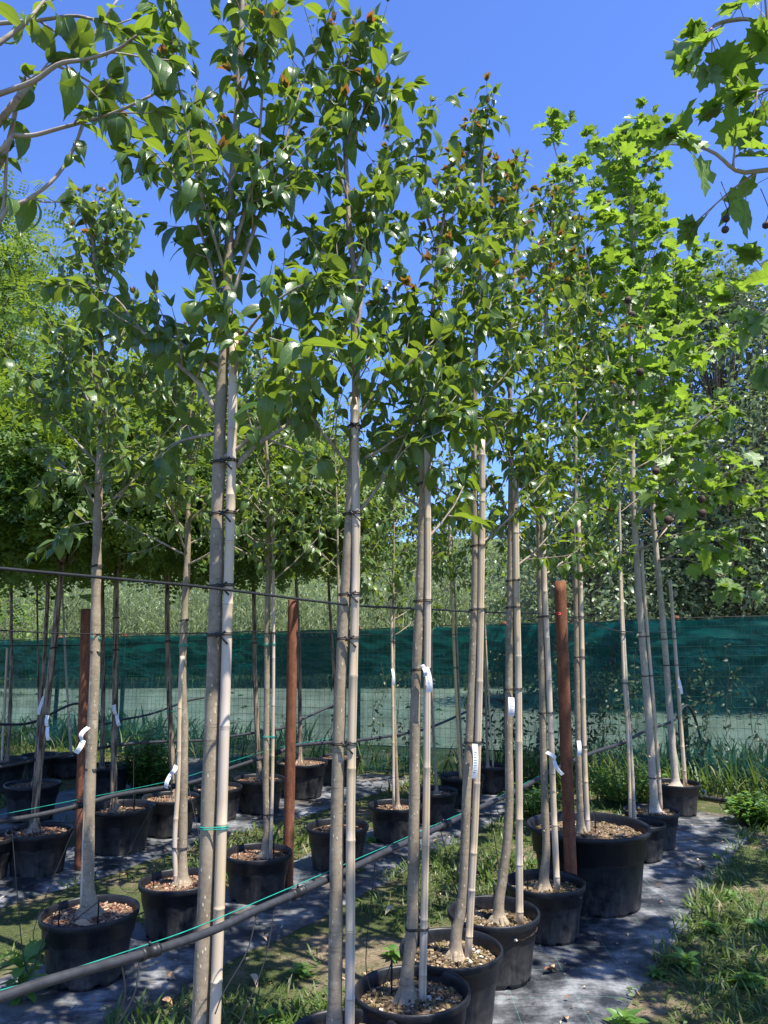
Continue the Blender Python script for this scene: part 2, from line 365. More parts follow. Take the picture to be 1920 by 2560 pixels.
def palm():
    h = [(.03, .13), (-.07, .27), (.09, .31), (.13, .50), (.26, .40), (.34, .41), (.43, .60), (.53, .45), (.66, .40), (.58, .25), (.64, .17), (.80, .19), (.84, .09)]
    o = [(0, 0)] + h + [(1.0, 0)] + [(s_, -a) for s_, a in h[::-1]]
    V = [(.33, 0)] + o; n = len(o)
    return np.array(V, float), np.array([(0, 1 + (i + 1) % n, 1 + i) for i in range(n)]), np.zeros((0, 4), int)
T_PALM = palm()
def pinnate(pairs, ll=.17, lw=.055):
    V = []; Q = []
    def lf(s0, a0, ds, da):
        b = len(V); ps, pa = -da, ds
        V.extend([(s0, a0), (s0 + ds * ll * .5 + ps * lw, a0 + da * ll * .5 + pa * lw), (s0 + ds * ll, a0 + da * ll), (s0 + ds * ll * .5 - ps * lw, a0 + da * ll * .5 - pa * lw)])
        Q.append((b, b + 1, b + 2, b + 3))
    for i in range(pairs):
        s0 = .18 + .7 * i / (pairs - 1)
        for sg in (-1, 1): lf(s0, .01 * sg, .35, sg * .94)
    lf(.88, 0, 1, 0)
    return np.array(V, float), np.zeros((0, 3), int), np.array(Q)
T_PIN = pinnate(5, .2, .065); T_PIN7 = pinnate(7)

def put_leaves(mb, tmpl, P, D, N, L, kap, fold=.25, rnd=None, yg=0.0, wav=0.0, rng=None, mat=0):
    TV, TT, TQ = tmpl; n = len(P)
    if n == 0: return
    P = np.asarray(P, float); D = norm(D); N = np.asarray(N, float)
    S = norm(np.cross(D, N)); N = np.cross(S, D)
    L = np.broadcast_to(np.asarray(L, float), (n,)); kap = np.broadcast_to(np.asarray(kap, float), (n,))
    s_ = TV[:, 0][None, :]; a = TV[:, 1][None, :]; k = np.where(np.abs(kap) < 1e-3, 1e-3, kap)[:, None]
    x = np.sin(k * s_) / k; y = -(1 - np.cos(k * s_)) / k
    up = np.abs(a) * fold + y
    if wav and rng is not None: up = up + wav * (rng.random((n, TV.shape[0])) - .5)
    V = P[:, None, :] + L[:, None, None] * (D[:, None, :] * x[..., None] + S[:, None, :] * a[..., None] + N[:, None, :] * up[..., None])
    off = (np.arange(n) * len(TV))[:, None, None]
    T = (TT[None] + off).reshape(-1, 3) if len(TT) else None; Q = (TQ[None] + off).reshape(-1, 4) if len(TQ) else None
    if rnd is None: rnd = np.full(n, .5)
    mb.add(V.reshape(-1, 3), T, Q, np.repeat(rnd, len(TV)), np.repeat(np.broadcast_to(np.asarray(yg, float), (n,)), len(TV)), mat,
           np.tile(np.column_stack([TV, np.zeros(len(TV))]), (n, 1)))

# ------------------------------------------------------------------ growing a crown
def rotv(v, ax, an):
    ax = norm(ax); return v * math.cos(an) + np.cross(ax, v) * math.sin(an) + ax * np.dot(ax, v) * (1 - math.cos(an))
def perp(v, rng):
    r = rng.normal(size=3); return norm(np.cross(v, r))
def curve_from(p, d, L, n, rng, upb=.25, wob=.08):
    pts = [np.array(p, float)]; d = norm(d); st = L / (n - 1)
    for i in range(n - 1):
        d = norm(d + np.array([0, 0, upb]) / (n - 1) + rng.normal(size=3) * wob); pts.append(pts[-1] + d * st)
    return np.array(pts)
class Grow:
    yz = 1e9
    def __init__(s, rng): s.rng = rng; s.wood = MB(); s.P = []; s.D = []; s.N = []; s.L = []; s.K = []; s.Y = []
    def leaf(s, p, d, L, kap, yg=0):
        s.P.append(p); s.D.append(d); r = s.rng
        s.N.append(np.array([0, 0, 1.0]) + r.normal(size=3) * .35); s.L.append(L); s.K.append(kap); s.Y.append(yg)
    def twig(s, pts, r0, r1, sp, LL, start=.2, opp=True, droop=.3, sides=5, petiole=.0, tip=True, young=0.0):
        rng = s.rng; n = len(pts); tube(s.wood, pts, np.linspace(r0, r1, n), sides, rng.random())
        seg = np.linalg.norm(np.diff(pts, axis=0), axis=1); tot = seg.sum(); cum = np.concatenate([[0], np.cumsum(seg)])
        d0 = tot * start; k = 0; base = perp(pts[1] - pts[0], rng)
        while d0 < tot:
            i = min(np.searchsorted(cum, d0) - 1, n - 2); i = max(i, 0); f = (d0 - cum[i]) / seg[i]
            p = pts[i] * (1 - f) + pts[i + 1] * f; T = norm(pts[i + 1] - pts[i])
            sd = norm(np.cross(T, rotv(base, T, (math.pi / 2) * k + rng.normal() * .3)))
            for sg in ((1, -1) if opp else (1 if k % 2 else -1,)):
                if rng.random() < .1: continue
                d = norm(T * rng.uniform(.3, .8) + sd * sg * rng.uniform(.7, 1.0) + np.array([0, 0, -droop * rng.uniform(.2, 1.6)]))
                pp = p + d * petiole
                if petiole > .02: tube(s.wood, [p, pp], .0012, 3, .5, cap=False)
                s.leaf(pp, norm(d + np.array([0, 0, -droop * .6])), LL * rng.choice([.5, .7, .85, 1.0, 1.0, 1.15, 1.3]), rng.uniform(.5, 2.3) if petiole < .02 else rng.uniform(.2, .9))
            d0 += sp * rng.uniform(.75, 1.3); k += 1
        if tip:
            T = norm(pts[-1] - pts[-2]); yg = 1.0 if rng.random() < young * (1.6 if pts[-1][2] > s.yz else .12) else 0.0
            for q in range(4 if not yg else 6):
                d = norm(T + perp(T, rng) * rng.uniform(.2, .6)); s.leaf(pts[-1], d, LL * (rng.uniform(.35, .6) if yg else rng.uniform(.4, .8)), rng.uniform(0, .8), yg * rng.uniform(.5, 1))
    def limb(s, pts, r0, r1, nsec, Lsec, sp, LL, opp=True, droop=.3, petiole=0.0, young=0.0, smin=.18, leafy=.55, spread=(35, 65), sec_up=.2):
        rng = s.rng; n = len(pts)
        s.twig(pts, r0, r1, sp, LL, leafy, opp, droop, 6, petiole, True, young)
        for q in range(nsec):
            f = smin + (1 - smin) * (q + rng.random() * .7) / nsec; x = f * (n - 1); i = min(int(x), n - 2)
            p = pts[i] * (1 - (x - i)) + pts[i + 1] * (x - i); T = norm(pts[i + 1] - pts[i])
            d = rotv(T, perp(T, rng), R(rng.uniform(*spread)))
            L = Lsec * rng.uniform(.55, 1.15) * (1.1 - .5 * f)
            r = max(.0016, r0 + (r1 - r0) * f) * .6
            s.twig(curve_from(p, d, L, 6, rng, sec_up, .1), r, .0013, sp, LL, .15, opp, droop, 5, petiole, True, young)
    def foliage(s, name, tmpl, mat, parent, fold=.25, wav=0.0):
        mb = MB(); n = len(s.P); rng = s.rng
        # clumps of lighter and darker foliage
        P = np.array(s.P)
        put_leaves(mb, tmpl, P, np.array(s.D), np.array(s.N), np.array(s.L), np.array(s.K), fold, rng.random(n), np.array(s.Y), wav, rng)
        return mb.build(name, mat, parent)

# ------------------------------------------------------------------ setting: ground, mats
RNG = np.random.default_rng(5)
def vnoise(x, y, seed=0):
    s_ = np.zeros_like(x, dtype=float); g = np.random.default_rng(seed)
    for k in range(10):
        fx, fy, ph = g.normal() * (1 + k * .8), g.normal() * (1 + k * .8), g.random() * 7
        s_ += np.sin(x * fx + y * fy + ph) / (1 + k * .5)
    return s_ / 3
def gz(x, y): return .010 * vnoise(np.asarray(x, float) * 1.5, np.asarray(y, float) * 1.5, 3)
def sheet(name, x0, x1, y0, y1, nx, ny, zf, mat, mask=None):
    X, Y = np.meshgrid(np.linspace(x0, x1, nx), np.linspace(y0, y1, ny)); Z = zf(X, Y)
    V = np.stack([X, Y, Z], -1).reshape(-1, 3); i = np.arange(ny - 1)[:, None]; j = np.arange(nx - 1)[None, :]
    Q = np.stack([i * nx + j, i * nx + j + 1, (i + 1) * nx + j + 1, (i + 1) * nx + j], -1).reshape(-1, 4)
    mb = MB(); mb.add(V, None, Q); return mb.build(name, mat)
fence_p0 = np.array([-.6, 10.0, 0]); fence_d = norm(np.array([4.5, -1.75, 0]))
def fY(x): return 10.0 - (x + .6) * .385
g_ = MB()
xs = np.unique(np.concatenate([np.linspace(-900, -12, 14), np.linspace(-12, 9, 180), np.linspace(9, 900, 14)]))
ys = np.unique(np.concatenate([np.linspace(-60, 0, 8), np.linspace(0, 15, 150), np.linspace(15, 1500, 24)]))
X, Y = np.meshgrid(xs, ys); Z = np.where((Y < 14) & (Y > .5) & (abs(X) < 11), gz(X, Y), -.004)
ny, nx = X.shape; i = np.arange(ny - 1)[:, None]; j = np.arange(nx - 1)[None, :]
g_.add(np.stack([X, Y, Z], -1).reshape(-1, 3), None, np.stack([i * nx + j, i * nx + j + 1, (i + 1) * nx + j + 1, (i + 1) * nx + j], -1).reshape(-1, 4))
tag(g_.build('ground', M['ground']), 'dry brown soil with patches of low green growth', 'ground', None, 'structure')

# ------------------------------------------------------------------ pots: (rim centre px, py, rim width px, height/diameter)
POTS = {}
def solve(px, py, w_, hr=.67):
    d = ray(px, py); k = -d[2]; D = CAMZ / (hr + F * k / w_); t = D * F / w_
    return np.array([0, 0, CAMZ]) + d * t, D
for key, v in dict(A1=(470, 2690, 330), A2=(860, 2590, 300), A3=(1030, 2470, 289), A4=(1127, 2366, 262), A5=(1234, 2275, 232), A6=(1362, 2201, 200),
                   A7=(1470, 2060, 300, .63), A8=(1606, 2056, 112, .82), A9=(1628, 2024, 137), A10=(1688, 1955, 118),
                   B1=(225, 2274, 240), B2=(448, 2197, 196), B3=(645, 2128, 170), B4=(844, 2062, 159), B5=(988, 2010, 134), B6=(1085, 1974, 118),
                   B7=(1155, 1938, 114), B8=(1218, 1912, 100),
                   C1=(-45, 2092, 160), C2=(100, 2072, 160), C3=(303, 2014, 165), C4=(427, 1990, 140), C5=(545, 1966, 122), C6=(649, 1944, 126), C7=(755, 1903, 130), C8=(850, 1890, 105),
                   D1=(82, 1957, 134), D2=(5, 1898, 118), D3=(100, 1885, 90), D4=(170, 1885, 84), D5=(270, 1912, 112)).items():
    hr = v[3] if len(v) > 3 else .67
    c, D = solve(*v[:3], hr); POTS[key] = (c[0], c[1], D, c[2])
def rowline(a, b):
    p, q = np.array([*POTS[a][:2], 0]), np.array([*POTS[b][:2], 0]); return p, norm(q - p)
ROW = dict(A=rowline('A3', 'A9'), B=rowline('B1', 'B7'), C=rowline('C2', 'C6'), D=rowline('D1', 'D5'))

# mats: strips along each row
def strip(name, row, o0, o1, s0, s1, z, label, seed, edge=.05):
    p, d = ROW[row]; nn = np.array([d[1], -d[0], 0])
    n1, n2 = 150, 26; a = np.linspace(s0, s1, n1); b = np.linspace(0, 1, n2); A_, B_ = np.meshgrid(a, b, indexing='ij')
    lo = o0 + edge * vnoise(A_ * 2, A_ * 0, seed); hi = o1 + edge * vnoise(A_ * 2.4, A_ * 0, seed + 1)
    O = lo + (hi - lo) * B_
    X = p[0] + d[0] * A_ + nn[0] * O; Y = p[1] + d[1] * A_ + nn[1] * O
    wr = .007 * np.abs(vnoise(X * 5, Y * 5, seed + 2)) + .006 * np.abs(np.sin(A_ * 5 + 4 * O + vnoise(X, Y, 9) * 3))
    fall = np.clip(np.minimum(B_, 1 - B_) * 10, 0, 1)
    Z = gz(X, Y) + z + wr * fall - .012 * (1 - fall)
    V = np.stack([X, Y, Z], -1).reshape(-1, 3); i = np.arange(n1 - 1)[:, None]; j = np.arange(n2 - 1)[None, :]
    Q = np.stack([i * n2 + j, i * n2 + j + 1, (i + 1) * n2 + j + 1, (i + 1) * n2 + j], -1).reshape(-1, 4)
    mb = MB(); mb.add(V, None, Q[:, ::-1]); 
    # local coordinates with X along the row so the weave follows it
    o = mb.build(name, M['mat']); ang = math.atan2(d[1], d[0]); return tag(o, label, 'ground cloth', None, 'structure')
strip('ground_cloth', 'A', -.30, .54, -3.2, 5.2, .014, 'dusty black woven ground cloth under the right-hand row of pots', 11)
strip('ground_cloth', 'B', -.34, .50, -3.5, 5.0, .014, 'dusty black woven ground cloth under the middle row of pots', 21)
strip('ground_cloth', 'C', -.4, .42, -4.0, 4.5, .014, 'dusty black woven ground cloth under the third row of pots', 31)
strip('ground_cloth', 'D', -.6, .42, -3.0, 4.0, .014, 'black woven ground cloth under the back left row of pots', 41)

# beyond the fence
def beyond(name, a0, a1, z, mat, label, cat):
    # strip running roughly parallel to the fence, between offsets a0 and a1 beyond it
    mb = MB(); xs_ = np.linspace(-90, 70, 60); V = []
    for x in xs_:
        V += [(x, fY(x) + a0 + .3 * math.sin(x * .4) if abs(x) < 20 else 10 - x * .1 + a0, z), (x, 12 + a1 + .5 * math.sin(x * .23), z)]
    Q = [(2 * q, 2 * q + 2, 2 * q + 3, 2 * q + 1) for q in range(len(xs_) - 1)]
    mb.add(V, None, Q); tag(mb.build(name, mat), label, cat, None, 'structure')
beyond('road', 2.3, 13.5, .012, M['road'], 'pale gravel track running behind the green fence', 'road')
def hz(X, Y): return np.clip((Y - 34) / 30, 0, 1) ** 1.2 * (8.2 + 1.5 * np.sin(X * .07 + 1)) + .6 * vnoise(X * .2, Y * .2, 8) * np.clip((Y - 34) / 10, 0, 1) + .02
sheet('hillside', -90, 90, 27, 110, 90, 50, hz, M['field'])['kind'] = 'structure'

# ------------------------------------------------------------------ fence
zt = lambda x: 1.735 + .027 * x
def fence():
    t = thing('mesh_fence', (-.6, 10.0, 0), 'green welded wire fence hung with dark green shade netting behind the pots', 'fence')
    x = np.linspace(-9.5, 6.5, 520); rng = np.random.default_rng(4)
    def net(name, f0, f1, off, mat, amp, seed, rows=26):
        mb = MB(); r = np.linspace(0, 1, rows); Xg, Rg = np.meshgrid(x, r, indexing='ij')
        zz = (f0(Xg) + (f1(Xg) - f0(Xg)) * Rg)
        y = fY(Xg) + off + amp * vnoise(Xg * 2.2 + zz * 3, zz * 2.5 - Xg * 1.2, seed) + amp * 1.3 * np.abs(np.sin(Xg * 2.3 - zz * 5.5 + vnoise(Xg * .7, zz, 2) * 3)) ** 8 * np.clip(vnoise(Xg * .8, zz, seed + 9) + .4, 0, 1) + amp * .5 * vnoise(Xg * 7, zz * 6, seed + 5)
        V = np.stack([Xg, y, zz], -1).reshape(-1, 3); i = np.arange(len(x) - 1)[:, None]; j = np.arange(rows - 1)[None, :]
        mb.add(V, None, np.stack([i * rows + j, (i + 1) * rows + j, (i + 1) * rows + j + 1, i * rows + j + 1], -1).reshape(-1, 4))
        return mb.build(name, mat, t)
    net('shade_net', lambda X: 0 * X + .02, lambda X: zt(X) - .02, .05, M['net'], .02, 3)
    net('folded_net', lambda X: zt(X) - .56 + .015 * np.sin(X * 6), lambda X: zt(X) + .01 + .012 * np.sin(X * 5), .012, M['net2'], .02, 13, 40)['label'] = 'darker doubled band of netting along the top'
    mb = MB(); fx = np.arange(-9.5, 6.5, .062)
    for xx in fx: tube(mb, [(xx, fY(xx) - .03, .02), (xx, fY(xx) - .03, zt(xx) - .03)], .0018, 3, cap=False)
    for zz in np.arange(.05, 1.72, .1):
        tube(mb, [(xx, fY(xx) - .032, zz * zt(xx) / 1.72) for xx in np.linspace(-9.5, 6.5, 40)], .002, 3, cap=False)
    mb.build('wire_mesh', M['wire'], t)
    mb = MB(); tube(mb, [(xx, fY(xx) - .03, zt(xx) + .012 + .008 * math.sin(xx * 2.3)) for xx in np.linspace(-9.5, 6.5, 60)], .005, 5); mb.build('top_wire', M['tie'], t)
    for px in (135, 300, 895, 1268, 1712, -150):
        # where a column of pixels meets the fence line
        Y_ = 9.5
        for _ in range(20): Y_ = fY(atY(px, 1700, Y_)[0])
        xx = atY(px, 1700, Y_)[0]
        wide = .055 if px == 1712 else .03
        mb = MB(); tube(mb, [(xx, fY(xx) + .13, 0), (xx, fY(xx) + .13, zt(xx) - .01)], wide, 10); mb.build('post', M['postgreen'], t)
        mb = MB(); tube(mb, [(xx, fY(xx) + .13, zt(xx) - .01), (xx, fY(xx) + .13, zt(xx) + .05)], min(wide, .03) * .9, 10); mb.build('post_top', M['rust'], t)
fence()

# ------------------------------------------------------------------ pots and their contents
def make_pot(key, t, rng, soilz=.05, chips=160, tilt=0, fine=False):
    x, y, D, H = POTS[key]; Rr = D / 2; seg = 56; z0 = .016
    mb = MB()
    Hh = H - z0
    prof = [(Rr * .70, .0), (Rr * .765, .0), (Rr * .775, .02), (Rr * .86, Hh * .62), (Rr * .868, Hh * .64), (Rr * .905, Hh * .655), (Rr * .93, Hh - .04), (Rr * .965, Hh - .036), (Rr * .985, Hh - .033), (Rr * .995, Hh - .024), (Rr, Hh - .008), (Rr * .992, Hh - .002), (Rr * .98, Hh),
            (Rr * .955, Hh - .001), (Rr * .935, Hh - .008), (Rr * .925, Hh - .03), (Rr * .90, Hh - .1), (Rr * .74, .05)]
    if D > .6: prof = [(r_, z_) for r_, z_ in prof]
    ph = rng.random() * 6
    def fn(V, a):
        ww = 1 + .012 * np.sin(2 * a + ph) + .004 * np.sin(5 * a + ph * 2)
        V[..., 0] *= ww; V[..., 1] *= ww
        notch = (np.sin(a * 8 + ph) > .72)
        V[0:2, notch, 2] += .018
        V[3:6, :, 2] += .006 * np.sin(9 * a + ph) * (np.sin(3 * a) > 0)
        V[..., 2] += tilt * V[..., 0]
        return V
    lathe(mb, prof, seg, (x, y, z0), fn=fn)
    pot = mb.build('pot', M['pot'], t, origin=(x, y, z0)); pot['_loc'] = [x, y, z0]
    # soil with chips
    ms = MB(); sr = Rr * .915; zs = H - soilz; n = 22; rings = 9
    V = [(x, y, zs + .015)]; 
    for r_ in range(1, rings + 1):
        for q in range(n * 2):
            a = q * math.pi / n; rr = sr * r_ / rings; V.append((x + rr * math.cos(a), y + rr * math.sin(a), zs + .02 * (1 - r_ / rings) + rng.normal() * .0035 + tilt * rr * math.cos(a)))
    m2 = n * 2; T = [(0, 1 + q, 1 + (q + 1) % m2) for q in range(m2)]
    Q = [(1 + (r_ - 1) * m2 + q, 1 + r_ * m2 + q, 1 + r_ * m2 + (q + 1) % m2, 1 + (r_ - 1) * m2 + (q + 1) % m2) for r_ in range(1, rings) for q in range(m2)]
    ms.add(V, T, Q)
    if chips:
        chips = int(chips * (3.2 if fine else 1.7))
        rr = sr * .97 * np.sqrt(rng.random(chips)); a = rng.random(chips) * 6.283
        cube = np.array([(-1, -1, -1), (1, -1, -1), (1, 1, -1), (-1, 1, -1), (-1, -1, 1), (1, -1, 1), (1, 1, 1), (-1, 1, 1)], float)
        CQ = np.array([(0, 3, 2, 1), (4, 5, 6, 7), (0, 1, 5, 4), (1, 2, 6, 5), (2, 3, 7, 6), (3, 0, 4, 7)])
        s_ = rng.uniform(.0022, .006, chips) * np.where(rng.random(chips) < .06, 2.2, 1) if fine else rng.uniform(.0035, .0085, chips)
        for k in range(chips):
            c = cube * np.array([1.0, rng.uniform(.5, 1), rng.uniform(.2, .6)]) * s_[k] * (1 + .5 * (rng.random((8, 3)) - .5))
            an = rng.random() * 6.28; tl = rng.normal() * .5; ca, sa, ct, st = math.cos(an), math.sin(an), math.cos(tl), math.sin(tl)
            c = np.stack([c[:, 0] * ct - c[:, 2] * st, c[:, 1], c[:, 0] * st + c[:, 2] * ct], -1)
            c = np.stack([c[:, 0] * ca - c[:, 1] * sa, c[:, 0] * sa + c[:, 1] * ca, c[:, 2]], -1)
            ms.add(c + np.array([x + rr[k] * math.cos(a[k]), y + rr[k] * math.sin(a[k]), zs + .022 * (1 - rr[k] / sr) + s_[k] * .3 + tilt * rr[k] * math.cos(a[k])]), None, CQ, rng.random(), 0, 1)
    ms.build('soil', [M['soil'], M['chip2' if fine else 'chip']], pot, smooth=False)
    return pot, zs + .015

def bamboo(t, pts, r, mat, rng, split=True):
    """a cane with node rings"""
    P = smooth(pts, 60); L = np.linalg.norm(P[-1] - P[0]); mb = MB()
    zs_ = []; z = rng.uniform(.08, .2)
    while z < L - .02: zs_.append(z); z += rng.uniform(.2, .32)
    ts = np.unique(np.concatenate([np.linspace(0, L, 30)] + [np.array([q - .006, q - .003, q, q + .003, q + .006]) for q in zs_])) / L
    ts = np.clip(ts, 0, 1); idx = ts * 59; i = np.minimum(idx.astype(int), 58); f = (idx - i)[:, None]
    Q = P[i] * (1 - f) + P[i + 1] * f
    rr = np.full(len(ts), r); ring = np.zeros(len(ts))
    for q in zs_:
        d = np.abs(ts * L - q); rr = np.where(d < .0035, r * 1.07, rr); ring = np.where(d < .001, 1.0, ring)
    rr = rr * np.linspace(1.05, .92, len(ts)); sides = 16
    k0 = mb.n; tube(mb, Q, rr, sides, 0.0)
    col = np.repeat(ring, sides); mb.r[-1][:len(col)] = col * .55
    if split: mb.r[-1][:len(ts) * sides].reshape(-1, sides)[:, int(rng.integers(9, 14))] = .5
    return mb.build('stake', mat, t)
def tie(t, pa, ra, pb, rb, mat, r=.0025, tails=False, rng=None):
    pa, pb = np.array(pa), np.array(pb); z = (pa[2] + pb[2]) / 2; d = norm((pb - pa) * np.array([1, 1, 0])); n = np.array([-d[1], d[0], 0])
    pts = []
    a0 = math.atan2(d[1], d[0])
    for a in np.linspace(a0 + math.pi / 2, a0 + 3 * math.pi / 2, 9): pts.append(np.array([pa[0], pa[1], z]) + np.array([math.cos(a), math.sin(a), 0]) * (ra + r))
    for a in np.linspace(a0 - math.pi / 2, a0 + math.pi / 2, 9): pts.append(np.array([pb[0], pb[1], z + .004]) + np.array([math.cos(a), math.sin(a), 0]) * (rb + r))
    pts.append(pts[0]); mb = MB(); tube(mb, pts, r, 6, cap=False)
    tube(mb, np.array(pts) + np.array([0, 0, .006]), r, 6, cap=False)
    if tails:
        m = (pa + pb) / 2 + np.array([0, -max(ra, rb) * .8, 0]); m[2] = z
        tube(mb, smooth([m + (-.012, -.004, .012), m + (0, -.008, .002), m + (.03, -.006, -.028)], 6), r * 1.3, 6)
        tube(mb, smooth([m + (-.01, -.004, -.004), m + (0, -.01, .0), m + (.022, -.01, .016)], 6), r * 1.3, 6)
    return mb.build('tie', mat, t)
def paper(t, px, py, px2, py2, Y, wpx, curl=0.0):
    a = atY(px, py, Y); b = atY(px2, py2, Y); n = 9; mb = MB(); wv = wpx * Y / 1.03 / F / 2; V = []
    d = norm(b - a); s_ = norm(np.cross(d, (0, 1, 0)))
    if s_[0] < 0: s_ = -s_
    for i in range(n):
        f = i / (n - 1); p = a + (b - a) * f + np.array([curl * math.sin(f * 3.14) * .03, -.02 * math.sin(f * 2.5), 0])
        V += [p - s_ * wv, p + s_ * wv]
    mb.add(V, None, [(2 * i, 2 * i + 1, 2 * i + 3, 2 * i + 2) for i in range(n - 1)])
    mb.add(np.array(V) + (0, .0012, 0), None, [(2 * i, 2 * i + 2, 2 * i + 3, 2 * i + 1) for i in range(n - 1)])
    if abs(py2 - py) > 20 and Y < 5:          # lines of small print
        rg = np.random.default_rng(int(px)); fr = np.array([0, -.0012, 0])
        for k in range(9):
            f0 = .22 + k * .075; i0 = int(f0 * (n - 1)); p0, p1 = np.array(V[2 * i0]), np.array(V[2 * i0 + 1]); q0, q1 = np.array(V[2 * i0 + 2]), np.array(V[2 * i0 + 3]); g = f0 * (n - 1) - i0
            l, r_ = p0 + (q0 - p0) * g, p1 + (q1 - p1) * g; a_, b_ = l + (r_ - l) * .16, l + (r_ - l) * rg.uniform(.5, .85); hh = (q0 - p0) * .13
            mb.add([a_ + fr, b_ + fr, b_ + hh + fr, a_ + hh + fr], None, [(0, 1, 2, 3)], .5, 0, 1)
    lab = mb.build('paper_label', [M['paper'], M['ink']], t); lab['_loc'] = t['_loc']
    return lab

def leader(px_pts, Y, base, lean=0.0):
    """pixel way-points (bottom to top) to a 3-D line in the plane Y (lean: metres of Y per metre of height)"""
    P = [np.array(base)] if base is not None else []
    for x, y in px_pts:
        Yk = Y
        for _ in range(3): p = atY(x, y, Yk); Yk = Y + lean * (p[2] - .3)
        P.append(atY(x, y, Yk))
    return np.array(P)

